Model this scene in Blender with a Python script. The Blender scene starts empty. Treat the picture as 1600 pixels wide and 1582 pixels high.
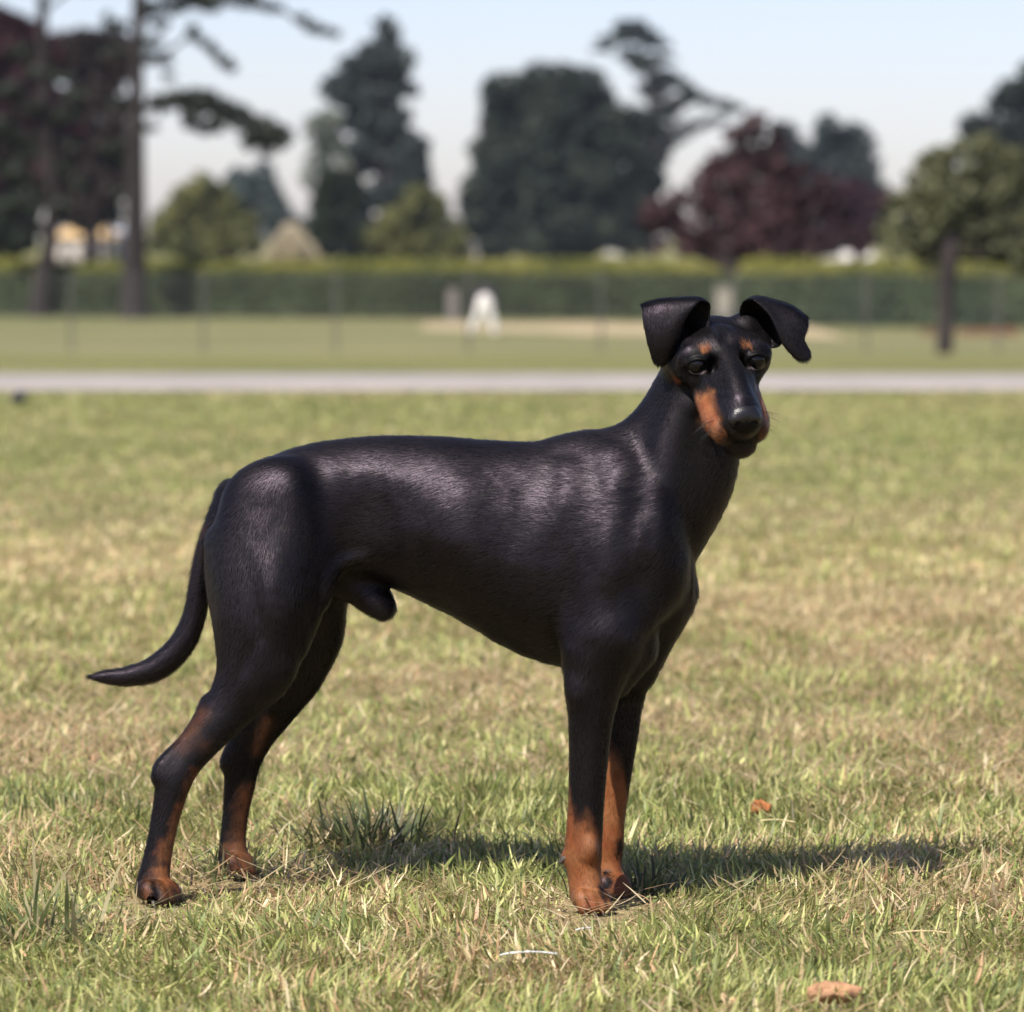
import bpy, bmesh, math, random
import numpy as np
from mathutils import Vector, Matrix

rnd = random.Random(7)
rng = np.random.default_rng(11)
scene = bpy.context.scene
COL = scene.collection
R = math.radians

# ------------------------------------------------------------------ camera
F_PX = 7552.0          # focal length in pixels of the 1600 px wide photograph
CAM_H = 0.56
HORIZON = 370.0
D0 = 4.05
PITCH = math.atan((791 - HORIZON) / F_PX)
cam = bpy.data.cameras.new('camera')
cam_ob = bpy.data.objects.new('camera', cam)
COL.objects.link(cam_ob)
cam_ob.location = (0, 0, CAM_H)
cam_ob.rotation_euler = (math.pi / 2 - PITCH, 0, 0)
cam.sensor_width = 36.0
cam.sensor_fit = 'HORIZONTAL'
cam.lens = 36.0 * F_PX / 1600.0
cam.clip_start = 0.1
cam.clip_end = 6000
cam.dof.use_dof = True
cam.dof.focus_distance = 4.03
cam.dof.aperture_fstop = 11.0
scene.camera = cam_ob

# ------------------------------------------------------------------ light
SUN_TO = Vector((-0.42, -0.68, 1.0)).normalized()      # towards the sun
SUN_EL = math.asin(SUN_TO.z)
SUN_AZ = math.atan2(SUN_TO.x, SUN_TO.y)
world = bpy.data.worlds.new('World')
scene.world = world
world.use_nodes = True
wn = world.node_tree
wn.nodes.clear()
sky = wn.nodes.new('ShaderNodeTexSky')
sky.sky_type = 'NISHITA'
sky.sun_disc = False
sky.sun_elevation = SUN_EL
sky.sun_rotation = SUN_AZ
sky.altitude = 50
sky.air_density = 0.7
sky.dust_density = 0.7
sky.ozone_density = 4.0
bg = wn.nodes.new('ShaderNodeBackground')
bg.inputs['Strength'].default_value = 0.100
wo = wn.nodes.new('ShaderNodeOutputWorld')
tint = wn.nodes.new('ShaderNodeMix')
tint.data_type = 'RGBA'
tint.blend_type = 'MULTIPLY'
tint.inputs[0].default_value = 1.0
tint.inputs[7].default_value = (1.23, 1.0, 0.95, 1)
wn.links.new(sky.outputs[0], tint.inputs[6])
wn.links.new(tint.outputs[2], bg.inputs[0])
wn.links.new(bg.outputs[0], wo.inputs[0])
sun = bpy.data.lights.new('sun', 'SUN')
sun.energy = 4.4
sun.angle = R(0.53)
sun.color = (1.0, 0.94, 0.85)
sun_ob = bpy.data.objects.new('sun', sun)
COL.objects.link(sun_ob)
sun_ob.location = (-3, -6, 12)
sun_ob.rotation_euler = SUN_TO.to_track_quat('Z', 'Y').to_euler()
scene.view_settings.view_transform = 'Standard'
scene.view_settings.look = 'None'
scene.view_settings.exposure = 0.75
scene.view_settings.gamma = 1.0
scene.render.film_transparent = False
scene.cycles.max_bounces = 8
scene.cycles.transparent_max_bounces = 8
scene.cycles.volume_bounces = 0

# ------------------------------------------------------------------ helpers
SP, CP = math.sin(PITCH), math.cos(PITCH)


def at(px, py, d):
    """the point that stands at distance d along Y and shows at pixel px,py of the photograph"""
    xc = (px - 800.0) / F_PX
    yc = -(py - 791.0) / F_PX
    fy = CP + yc * SP
    fz = -SP + yc * CP
    s = d / fy
    return (xc * s, d, CAM_H + fz * s)


def at_np(px, py, d):
    xc = (px - 800.0) / F_PX
    yc = -(py - 791.0) / F_PX
    fy = CP + yc * SP
    fz = -SP + yc * CP
    s = d / fy
    return np.stack([xc * s, d + 0 * s, CAM_H + fz * s], -1)


def tag(o, label=None, cat=None, group=None, kind=None):
    if label: o['label'] = label
    if cat: o['category'] = cat
    if group: o['group'] = group
    if kind: o['kind'] = kind
    return o


def empty(name, loc=(0, 0, 0)):
    o = bpy.data.objects.new(name, None)
    o.empty_display_size = 0.1
    o.location = loc
    COL.objects.link(o)
    return o


def link_mesh(name, me, parent=None, mats=()):
    o = bpy.data.objects.new(name, me)
    for m in mats:
        me.materials.append(m)
    COL.objects.link(o)
    if parent is not None:
        o.parent = parent
        o.matrix_parent_inverse = Matrix.Translation(-Vector(parent.location))
    return o


def np_mesh(name, V, Fq, mat, parent=None, cols=None, smooth=False, ntri=3):
    """V (n,3); Fq (m,k) faces all of k corners"""
    me = bpy.data.meshes.new(name)
    V = np.asarray(V, np.float32)
    Fq = np.asarray(Fq, np.int32)
    k = Fq.shape[1]
    me.vertices.add(len(V))
    me.vertices.foreach_set('co', V.ravel())
    me.loops.add(Fq.size)
    me.loops.foreach_set('vertex_index', Fq.ravel())
    me.polygons.add(len(Fq))
    me.polygons.foreach_set('loop_start', np.arange(0, Fq.size, k, dtype=np.int32))
    me.polygons.foreach_set('loop_total', np.full(len(Fq), k, np.int32))
    if smooth:
        me.polygons.foreach_set('use_smooth', np.ones(len(Fq), bool))
    me.update(calc_edges=True)
    if cols is not None:
        a = me.color_attributes.new('col', 'FLOAT_COLOR', 'POINT')
        c4 = np.ones((len(V), 4), np.float32)
        c4[:, :3] = cols
        a.data.foreach_set('color', c4.ravel())
    return link_mesh(name, me, parent, [mat] if mat else [])


def new_mat(name):
    m = bpy.data.materials.new(name)
    m.use_nodes = True
    nt = m.node_tree
    nt.nodes.clear()
    out = nt.nodes.new('ShaderNodeOutputMaterial')
    return m, nt, out


def node(nt, typ, **kw):
    n = nt.nodes.new(typ)
    for k, v in kw.items():
        if k.startswith('i_'):
            n.inputs[k[2:].replace('_', ' ')].default_value = v
        else:
            setattr(n, k, v)
    return n


def simple_mat(name, col, rough=0.8, var=0.25, scale=6.0, bump=0.0, spec=0.3, bump_scale=None):
    """principled with a noise that varies its own colour"""
    m, nt, out = new_mat(name)
    p = node(nt, 'ShaderNodeBsdfPrincipled')
    p.inputs['Roughness'].default_value = rough
    p.inputs['Specular IOR Level'].default_value = spec
    tc = node(nt, 'ShaderNodeTexCoord')
    nz = node(nt, 'ShaderNodeTexNoise')
    nz.inputs['Scale'].default_value = scale
    nz.inputs['Detail'].default_value = 6
    nz.inputs['Roughness'].default_value = 0.65
    nt.links.new(tc.outputs['Object'], nz.inputs['Vector'])
    rp = node(nt, 'ShaderNodeValToRGB')
    rp.color_ramp.elements[0].position = 0.3
    rp.color_ramp.elements[1].position = 0.7
    rp.color_ramp.elements[0].color = (*[c * (1 - var) for c in col], 1)
    rp.color_ramp.elements[1].color = (*[min(1, c * (1 + var)) for c in col], 1)
    nt.links.new(nz.outputs[0], rp.inputs[0])
    nt.links.new(rp.outputs[0], p.inputs['Base Color'])
    if bump:
        b = node(nt, 'ShaderNodeBump')
        b.inputs['Strength'].default_value = bump
        b.inputs['Distance'].default_value = 0.02
        n2 = node(nt, 'ShaderNodeTexNoise')
        n2.inputs['Scale'].default_value = bump_scale or scale * 3
        n2.inputs['Detail'].default_value = 5
        nt.links.new(tc.outputs['Object'], n2.inputs['Vector'])
        nt.links.new(n2.outputs[0], b.inputs['Height'])
        nt.links.new(b.outputs[0], p.inputs['Normal'])
    nt.links.new(p.outputs[0], out.inputs[0])
    return m


def leaf_mat(name, transl=0.35, rough=0.5, spec=0.25):
    """leaf or blade whose colour comes from its own vertex attribute"""
    m, nt, out = new_mat(name)
    at_ = node(nt, 'ShaderNodeAttribute')
    at_.attribute_name = 'col'
    p = node(nt, 'ShaderNodeBsdfPrincipled')
    p.inputs['Roughness'].default_value = rough
    p.inputs['Specular IOR Level'].default_value = spec
    t = node(nt, 'ShaderNodeBsdfTranslucent')
    mx = node(nt, 'ShaderNodeMixShader')
    mx.inputs[0].default_value = transl
    nt.links.new(at_.outputs['Color'], p.inputs['Base Color'])
    nt.links.new(at_.outputs['Color'], t.inputs['Color'])
    nt.links.new(p.outputs[0], mx.inputs[1])
    nt.links.new(t.outputs[0], mx.inputs[2])
    nt.links.new(mx.outputs[0], out.inputs[0])
    return m


def vnoise(P, scale, seed=0):
    """cheap smooth value noise on (n,3) or (n,2) points, 0..1"""
    P = np.asarray(P, np.float64) * scale
    if P.shape[1] == 2:
        P = np.c_[P, np.zeros(len(P))]
    i = np.floor(P).astype(np.int64)
    f = P - i
    f = f * f * (3 - 2 * f)
    out = np.zeros(len(P))
    for dx in (0, 1):
        for dy in (0, 1):
            for dz in (0, 1):
                h = (i[:, 0] + dx) * 374761393 + (i[:, 1] + dy) * 668265263 + (i[:, 2] + dz) * 2147483647 + seed * 1274126177
                h = (h ^ (h >> 13)) * 1274126177
                h = (h ^ (h >> 16)) & 0xFFFFFF
                w = (f[:, 0] if dx else 1 - f[:, 0]) * (f[:, 1] if dy else 1 - f[:, 1]) * (f[:, 2] if dz else 1 - f[:, 2])
                out += w * h / 0xFFFFFF
    return out


def fbm(P, scale, seed=0, octv=3):
    s = 0; a = 1; t = 0
    for o in range(octv):
        s = s + a * vnoise(P, scale * 2 ** o, seed + o); t += a; a *= 0.5
    return s / t


# ------------------------------------------------------------------ implicit modeller
def catmull(P, n=6):
    P = np.asarray(P, float)
    if len(P) < 3:
        t = np.linspace(0, 1, n + 1)[:, None]
        return P[0] * (1 - t) + P[-1] * t
    Q = np.vstack([2 * P[0] - P[1], P, 2 * P[-1] - P[-2]])
    out = []
    for i in range(1, len(Q) - 2):
        p0, p1, p2, p3 = Q[i - 1], Q[i], Q[i + 1], Q[i + 2]
        for t in np.linspace(0, 1, n, endpoint=False):
            out.append(0.5 * ((2 * p1) + (-p0 + p2) * t + (2 * p0 - 5 * p1 + 4 * p2 - p3) * t * t + (-p0 + 3 * p1 - 3 * p2 + p3) * t ** 3))
    out.append(Q[-2])
    return np.array(out)


class Field:
    def __init__(self, xs, ys, zs, far=60.0):
        self.ax = [np.asarray(v, np.float32) for v in (xs, ys, zs)]
        self.F = np.full([len(v) for v in self.ax], far, np.float32)

    def _box(self, lo, hi):
        sl = []
        for k in range(3):
            i0 = np.searchsorted(self.ax[k], lo[k]); i1 = np.searchsorted(self.ax[k], hi[k])
            sl.append(slice(max(0, i0 - 1), min(len(self.ax[k]), i1 + 1)))
        return tuple(sl)

    def _grid(self, sl):
        return (self.ax[0][sl[0]][:, None, None], self.ax[1][sl[1]][None, :, None], self.ax[2][sl[2]][None, None, :])

    def merge(self, sl, d, k, sub=False):
        A = self.F[sl]
        if sub:
            h = np.maximum(k - np.abs(A + d), 0) / k
            self.F[sl] = np.maximum(A, -d) + h * h * k * 0.25
        else:
            h = np.maximum(k - np.abs(A - d), 0) / k
            self.F[sl] = np.minimum(A, d) - h * h * k * 0.25

    def chain(self, P, k=12.0, flat=1.0, sub=False, n=5, axis=2):
        """P rows (a,b,c,r); flat squeezes the section along one axis"""
        Q = catmull(P, n)
        m = Q[:, 3].max() + k + 6
        ex = np.array([m, m, m]); ex[axis] = m
        sl = self._box(Q[:, :3].min(0) - ex, Q[:, :3].max(0) + ex)
        X = list(self._grid(sl))
        sc = [1, 1, 1]; sc[axis] = flat
        best = None
        for i in range(len(Q) - 1):
            p, q = Q[i], Q[i + 1]
            d = [(q[j] - p[j]) * sc[j] for j in range(3)]
            L = sum(v * v for v in d) + 1e-9
            v = [(X[j] - p[j]) * sc[j] for j in range(3)]
            t = np.clip((v[0] * d[0] + v[1] * d[1] + v[2] * d[2]) / L, 0, 1)
            e = np.sqrt((v[0] - t * d[0]) ** 2 + (v[1] - t * d[1]) ** 2 + (v[2] - t * d[2]) ** 2) - (p[3] + (q[3] - p[3]) * t)
            best = e if best is None else np.minimum(best, e)
        self.merge(sl, best.astype(np.float32), k, sub)

    def ell(self, c, r, k=12.0, M=None, sub=False):
        """ellipsoid; M 3x3 rows = own axes"""
        c = np.asarray(c, float); r = np.asarray(r, float)
        m = r.max() + k + 4
        sl = self._box(c - m, c + m)
        X = self._grid(sl)
        v = [X[j] - c[j] for j in range(3)]
        if M is not None:
            v = [M[i][0] * v[0] + M[i][1] * v[1] + M[i][2] * v[2] for i in range(3)]
        k0 = np.sqrt((v[0] / r[0]) ** 2 + (v[1] / r[1]) ** 2 + (v[2] / r[2]) ** 2)
        k1 = np.sqrt((v[0] / r[0] ** 2) ** 2 + (v[1] / r[1] ** 2) ** 2 + (v[2] / r[2] ** 2) ** 2) + 1e-9
        self.merge(sl, (k0 * (k0 - 1) / k1).astype(np.float32), k, sub)

    def nets(self):
        F = self.F
        ins = F < 0
        nx, ny, nz = F.shape
        s = np.zeros((nx - 1, ny - 1, nz - 1), np.uint8)
        for dx in (0, 1):
            for dy in (0, 1):
                for dz in (0, 1):
                    s += ins[dx:nx - 1 + dx, dy:ny - 1 + dy, dz:nz - 1 + dz]
        act = (s > 0) & (s < 8)
        I = np.argwhere(act)
        idm = np.full(act.shape, -1, np.int32)
        idm[act] = np.arange(len(I))
        cor = [(dx, dy, dz) for dx in (0, 1) for dy in (0, 1) for dz in (0, 1)]
        val = {c: F[I[:, 0] + c[0], I[:, 1] + c[1], I[:, 2] + c[2]] for c in cor}
        acc = np.zeros((len(I), 3)); cnt = np.zeros(len(I))
        for a in cor:
            for ax in range(3):
                if a[ax] == 0:
                    b = list(a); b[ax] = 1; b = tuple(b)
                    va, vb = val[a], val[b]
                    m = (va < 0) != (vb < 0)
                    t = np.where(m, va / np.where(m, va - vb, 1), 0)
                    p = np.tile(np.array(a, float), (len(I), 1))
                    p[:, ax] = t
                    acc += p * m[:, None]; cnt += m
        acc /= cnt[:, None]
        V = np.zeros((len(I), 3))
        for ax in range(3):
            A = self.ax[ax].astype(float)
            V[:, ax] = A[I[:, ax]] + acc[:, ax] * (A[I[:, ax] + 1] - A[I[:, ax]])
        Q = []
        for ax in range(3):
            sl0 = [slice(1, -1)] * 3; sl1 = [slice(1, -1)] * 3
            sl0[ax] = slice(0, -1); sl1[ax] = slice(1, None)
            a_ = ins[tuple(sl0)]; b_ = ins[tuple(sl1)]
            E = np.argwhere(a_ != b_)
            off = np.array([1, 1, 1]); off[ax] = 0
            E = E + off
            up = ins[E[:, 0], E[:, 1], E[:, 2]]
            u, w = [(1, 2), (2, 0), (0, 1)][ax]
            def cell(du, dw):
                C = E.copy(); C[:, u] -= du; C[:, w] -= dw
                return idm[C[:, 0], C[:, 1], C[:, 2]]
            q = np.stack([cell(1, 1), cell(0, 1), cell(0, 0), cell(1, 0)], 1)
            q[~up] = q[~up][:, ::-1]
            Q.append(q)
        Q = np.vstack(Q)
        Q = Q[(Q >= 0).all(1)]
        return V, Q


def vert_normals(V, Q):
    n = np.cross(V[Q[:, 2]] - V[Q[:, 0]], V[Q[:, 3]] - V[Q[:, 1]])
    N = np.zeros_like(V)
    for k in range(4):
        np.add.at(N, Q[:, k], n)
    return N / (np.linalg.norm(N, axis=1, keepdims=True) + 1e-12)


def smooth_mesh(V, Q, it=2, lam=0.5):
    for _ in range(it):
        A = np.zeros_like(V); c = np.zeros(len(V))
        for k in range(4):
            a, b = Q[:, k], Q[:, (k + 1) % 4]
            np.add.at(A, a, V[b]); np.add.at(c, a, 1)
            np.add.at(A, b, V[a]); np.add.at(c, b, 1)
        V = V + lam * (A / np.maximum(c, 1)[:, None] - V)
    return V

# ================================================================== the ground
ZLOW = -1.24


def gz(d):
    """height of the ground at distance d: level, then a gentle fall, then level again"""
    d = np.asarray(d, float)
    t = np.clip((d - 21.0) / 54.0, 0, 1)
    return ZLOW * (t + 0.12 * np.sin(np.pi * t) * 0)


def d_of(py):
    """distance at which the ground shows at row py"""
    ds = np.concatenate([np.arange(3, 120, 0.05), np.arange(120, 1500, 1.0)])
    rows = HORIZON + (CAM_H - gz(ds)) / ds * F_PX
    return float(np.interp(-py, -rows, ds))


gx = np.unique(np.concatenate([np.linspace(-4, 4, 41), np.linspace(-40, 40, 41), np.linspace(-900, 900, 37)]))
gy = np.unique(np.concatenate([np.linspace(-30, 2, 9), np.linspace(2, 21, 77), np.linspace(21, 80, 60), np.linspace(80, 200, 13), np.linspace(200, 3000, 20)]))
GX, GY = np.meshgrid(gx, gy, indexing='ij')
bumps = (fbm(np.c_[GX.ravel(), GY.ravel()], 1.1, 2, 2).reshape(GX.shape) - 0.5) * 0.008 * (GY < 21)
GZ = gz(GY) + bumps
nX, nY = GX.shape
idx = np.arange(nX * nY).reshape(nX, nY)
fq = np.stack([idx[:-1, :-1], idx[1:, :-1], idx[1:, 1:], idx[:-1, 1:]], -1).reshape(-1, 4)

m_ground, nt, out = new_mat('lawn_soil')
pg = node(nt, 'ShaderNodeBsdfPrincipled'); pg.inputs['Roughness'].default_value = 0.95; pg.inputs['Specular IOR Level'].default_value = 0.1
tc = node(nt, 'ShaderNodeTexCoord')


def nz_node(scale, detail=5, stretch=None, rough=0.6):
    n = node(nt, 'ShaderNodeTexNoise')
    n.inputs['Scale'].default_value = scale; n.inputs['Detail'].default_value = detail; n.inputs['Roughness'].default_value = rough
    if stretch:
        mp = node(nt, 'ShaderNodeMapping'); mp.inputs['Scale'].default_value = stretch
        nt.links.new(tc.outputs['Object'], mp.inputs[0]); nt.links.new(mp.outputs[0], n.inputs['Vector'])
    else:
        nt.links.new(tc.outputs['Object'], n.inputs['Vector'])
    return n


def ramp(src, stops):
    r = node(nt, 'ShaderNodeValToRGB')
    el = r.color_ramp.elements
    while len(el) < len(stops): el.new(0.5)
    for e_, (p, c) in zip(el, stops):
        e_.position = p; e_.color = (*c, 1)
    nt.links.new(src, r.inputs[0])
    return r


def mixc(a, b, f, blend='MIX'):
    mx = node(nt, 'ShaderNodeMix'); mx.data_type = 'RGBA'; mx.blend_type = blend
    nt.links.new(f, mx.inputs[0]) if not isinstance(f, float) else setattr(mx.inputs[0], 'default_value', f)
    nt.links.new(a, mx.inputs[6]); nt.links.new(b, mx.inputs[7])
    return mx.outputs[2]


# thatch and soil under the near blades
soil = ramp(nz_node(60, 8).outputs[0], [(0.3, (0.12, 0.085, 0.045)), (0.5, (0.26, 0.20, 0.11)), (0.72, (0.46, 0.36, 0.21))])
# distant turf: greens and straw in wide drifts
far1 = ramp(nz_node(0.9, 6, (0.5, 1.0, 1)).outputs[0], [(0.34, (0.125, 0.150, 0.048)), (0.5, (0.185, 0.185, 0.072)), (0.68, (0.270, 0.235, 0.112))])
far2 = ramp(nz_node(14, 6).outputs[0], [(0.3, (0.55, 0.55, 0.55)), (0.7, (1.25, 1.25, 1.25))])
farc = mixc(far1.outputs[0], far2.outputs[0], 1.0, 'MULTIPLY')
# tan, bleached turf in front of the hedge, green again next to the road
sx = node(nt, 'ShaderNodeSeparateXYZ'); nt.links.new(tc.outputs['Object'], sx.inputs[0])
wob = nz_node(0.12, 4, (1.0, 0.4, 1))
wm = node(nt, 'ShaderNodeMath'); wm.operation = 'MULTIPLY_ADD'; wm.inputs[1].default_value = 26.0
nt.links.new(wob.outputs[0], wm.inputs[0]); nt.links.new(sx.outputs['Y'], wm.inputs[2])
zone = ramp_in = node(nt, 'ShaderNodeMapRange'); zone.inputs['From Min'].default_value = 46; zone.inputs['From Max'].default_value = 78
nt.links.new(wm.outputs[0], zone.inputs['Value'])
dry = ramp(nz_node(0.35, 6, (0.35, 1.3, 1)).outputs[0], [(0.3, (0.130, 0.150, 0.058)), (0.5, (0.185, 0.182, 0.080)), (0.7, (0.28, 0.240, 0.125))])
c1 = mixc(farc, dry.outputs[0], zone.outputs[0])
# near: soil; from 10 m on: turf
nr = node(nt, 'ShaderNodeMapRange'); nr.inputs['From Min'].default_value = 7.0; nr.inputs['From Max'].default_value = 13.0
nt.links.new(sx.outputs['Y'], nr.inputs['Value'])
ax_ = node(nt, 'ShaderNodeMath'); ax_.operation = 'ABSOLUTE'; nt.links.new(sx.outputs['X'], ax_.inputs[0])
sd_ = node(nt, 'ShaderNodeMapRange'); sd_.inputs['From Min'].default_value = 1.2; sd_.inputs['From Max'].default_value = 2.2
nt.links.new(ax_.outputs[0], sd_.inputs['Value'])
mxm = node(nt, 'ShaderNodeMath'); mxm.operation = 'MAXIMUM'
nt.links.new(nr.outputs[0], mxm.inputs[0]); nt.links.new(sd_.outputs[0], mxm.inputs[1])
c2 = mixc(soil.outputs[0], c1, mxm.outputs[0])
nt.links.new(c2, pg.inputs['Base Color'])
bmp = node(nt, 'ShaderNodeBump'); bmp.inputs['Strength'].default_value = 0.6; bmp.inputs['Distance'].default_value = 0.03
nt.links.new(nz_node(30, 6).outputs[0], bmp.inputs['Height']); nt.links.new(bmp.outputs[0], pg.inputs['Normal'])
nt.links.new(pg.outputs[0], out.inputs[0])
ground = np_mesh('ground', np.stack([GX, GY, GZ], -1).reshape(-1, 3), fq, m_ground, smooth=True)
tag(ground, kind='structure')

# ------------------------------------------------------------------ the path
DR0, DR1 = d_of(611.5), d_of(589.5)
m_road = simple_mat('path_gravel', (0.30, 0.272, 0.25), 0.9, 0.16, 3.5, 0.4, bump_scale=60)
nxr = 240
xs = np.linspace(-60, 60, nxr)
e0 = DR0 + (fbm(np.c_[xs, xs * 0], 1.2, 21, 3) - 0.5) * 0.10
e1 = DR1 + (fbm(np.c_[xs, xs * 0 + 9], 1.2, 22, 3) - 0.5) * 0.14
Vr = []
for j, t in enumerate((0, 0.02, 0.5, 0.98, 1)):
    yy = e0 * (1 - t) + e1 * t
    Vr.append(np.c_[xs, yy, gz(yy) + (0.004 if t in (0, 1) else 0.018)])
Vr = np.stack(Vr, 1)
ii = np.arange(nxr * 5).reshape(nxr, 5)
fr = np.stack([ii[:-1, :-1], ii[1:, :-1], ii[1:, 1:], ii[:-1, 1:]], -1).reshape(-1, 4)
path = np_mesh('path', Vr.reshape(-1, 3), fr, m_road)
tag(path, kind='structure')

# ================================================================== foliage
m_leaf = leaf_mat('foliage', 0.25, 0.6, 0.2)
m_bark = simple_mat('bark', (0.034, 0.027, 0.027), 0.9, 0.4, 3.0, 0.8, bump_scale=12)
m_bark_red = simple_mat('bark_reddish', (0.024, 0.019, 0.019), 0.9, 0.4, 2.0, 0.8, bump_scale=9)


def leaves(centres, radii, n_each, size, cols, seed, shell=0.45, squash=1.0, up=0.3):
    """many small leaf faces through the volume of each clump; -> V, tri, col"""
    g = np.random.default_rng(seed)
    Vs = []; Cs = []
    base = np.array(cols)
    for (c, r), n in zip(zip(centres, radii), n_each):
        n = int(n)
        u = g.normal(size=(n, 3)); u /= np.linalg.norm(u, axis=1, keepdims=True)
        rr = (shell + (1 - shell) * g.random(n) ** 0.5)[:, None]
        # lumpy clump outline
        lump = 0.78 + 0.45 * fbm(u * 1.0 + np.array(c)[None, :] * 0.37, 2.1, seed, 2)[:, None]
        p = np.array(c) + u * rr * lump * np.array(r)
        nrm = u + g.normal(size=(n, 3)) * 0.7 + np.array([0, 0, up])
        nrm /= np.linalg.norm(nrm, axis=1, keepdims=True)
        t = np.cross(nrm, g.normal(size=(n, 3))); t /= np.linalg.norm(t, axis=1, keepdims=True)
        b = np.cross(nrm, t)
        s = size * (0.6 + 0.8 * g.random(n))[:, None]
        a0 = p - t * s * 0.5; a1 = p + b * s * 0.32; a2 = p + t * s * 0.5; a3 = p - b * s * 0.32
        Vs.append(np.stack([a0, a1, a2, a3], 1).reshape(-1, 3))
        k = np.clip(fbm(p, 0.9 / max(size * 4, 0.3), seed + 3, 2) + g.normal(size=n) * 0.16, 0, 0.999)
        ci = base[(k * len(base)).astype(int)] * (0.75 + 0.5 * g.random(n))[:, None]
        Cs.append(np.repeat(ci, 4, 0))
    V_ = np.vstack(Vs); C_ = np.vstack(Cs)
    F_ = np.arange(len(V_)).reshape(-1, 4)
    return V_, F_, C_


def tube(P, Rr, seg=9):
    P = np.asarray(P, float); n = len(P)
    T = np.gradient(P, axis=0); T /= np.linalg.norm(T, axis=1, keepdims=True) + 1e-12
    ref = np.array([0.05, 1.0, 0.07])
    Vv = []
    for i in range(n):
        a = np.cross(T[i], ref)
        if np.linalg.norm(a) < 0.05: a = np.cross(T[i], [1, 0, 0.1])
        a /= np.linalg.norm(a); b = np.cross(T[i], a)
        for s in range(seg):
            th = 2 * math.pi * s / seg
            Vv.append(P[i] + Rr[i] * (math.cos(th) * a + math.sin(th) * b))
    f = [(i * seg + s, i * seg + (s + 1) % seg, (i + 1) * seg + (s + 1) % seg, (i + 1) * seg + s) for i in range(n - 1) for s in range(seg)]
    return np.array(Vv), np.array(f)


def join(parts):
    V_, F_ = [], []; o = 0
    for v, f in parts:
        V_.append(v); F_.append(f + o); o += len(v)
    return np.vstack(V_), np.vstack(F_)


tree_seed = [100]


def tree(name, label, cat, d, trunk, clumps, cols, leaf=0.5, dens=1.0, bark=None, group=None, limbs=True, shell=0.4, depth=1.0, extra_limbs=(), lowest=0.0):
    """trunk rows (px,py,radius px); clumps (px,py,rx px,ry px[,depth offset m]) as they stand at distance d"""
    tree_seed[0] += 7
    sd = tree_seed[0]
    g = random.Random(sd)
    s = d / F_PX                      # metres per pixel at d
    tb = at(trunk[0][0], trunk[0][1], d)
    root = empty(name, (tb[0], tb[1], float(gz(d))))
    tag(root, label, cat, group)
    tr = catmull([(p[0], p[1], p[2]) for p in trunk], 5)
    P = np.array([at(a, b, d) for a, b, _ in tr]); Rr = tr[:, 2] * s
    # carry the trunk down into the ground
    if P[0, 2] > gz(d): P = np.vstack([[P[0, 0], P[0, 1], float(gz(d)) - 0.1], P]); Rr = np.r_[Rr[0] * 1.15, Rr]
    parts = [tube(P, Rr, 10)]
    cen, rad, ns = [], [], []
    for c in clumps:
        off = c[4] if len(c) > 4 else (g.random() - 0.5) * min(c[2], 60) * s * 1.2 * depth
        q = np.array(at(c[0], c[1], d + off))
        cen.append(q); rad.append((c[2] * s, (c[2] * 0.5 + c[3] * 0.5) * s * depth, c[3] * s))
        area = c[2] * c[3] * s * s * 4 * math.pi / 2
        ns.append(max(40, dens * 2.6 * area / (leaf * leaf * 0.32)))
        if limbs:
            zz = q[2] - c[3] * s * 0.4
            k = int(np.argmin(np.abs(P[:, 2] - (zz - abs(q[0] - P[0, 0]) * 0.5))))
            a = P[k]; mid = (a + q) / 2 + np.array([0, 0, -0.06 * np.linalg.norm(q - a)])
            k = max(k, int(len(P) * lowest)); a = P[k]; mid = (a + q) / 2
            r0 = max(Rr[k] * 0.5, 0.02)
            parts.append(tube(catmull([a, mid, q], 3), np.linspace(r0, r0 * 0.25, 7), 6))
    for L in extra_limbs:
        lc = catmull(L, 4)
        parts.append(tube(np.array([at(a, b, d) for a, b, _ in lc]), lc[:, 2] * s, 7))
    v, f = join(parts)
    np_mesh('trunk', v, f, bark or m_bark, root, smooth=True)
    v, f, c = leaves(cen, rad, ns, leaf, cols, sd, shell)
    np_mesh('crown', v, f, m_leaf, root, c)
    return root


def fill(outline, n, r, seed, jit=0.25):
    """clumps scattered inside a polygon of pixels"""
    g = random.Random(seed)
    xs_ = [p[0] for p in outline]; ys_ = [p[1] for p in outline]
    def inside(x, y):
        c = False; j = len(outline) - 1
        for i in range(len(outline)):
            xi, yi = outline[i]; xj, yj = outline[j]
            if (yi > y) != (yj > y) and x < (xj - xi) * (y - yi) / (yj - yi + 1e-9) + xi: c = not c
            j = i
        return c
    out_ = []; tries = 0
    while len(out_) < n and tries < 6000:
        tries += 1
        x = g.uniform(min(xs_), max(xs_)); y = g.uniform(min(ys_), max(ys_))
        if not inside(x, y): continue
        if any((x - o[0]) ** 2 + (y - o[1]) ** 2 < (r * 0.55) ** 2 for o in out_): continue
        rr = r * g.uniform(1 - jit, 1 + jit)
        out_.append((x, y, rr, rr * g.uniform(0.75, 1.0)))
    return out_


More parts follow.
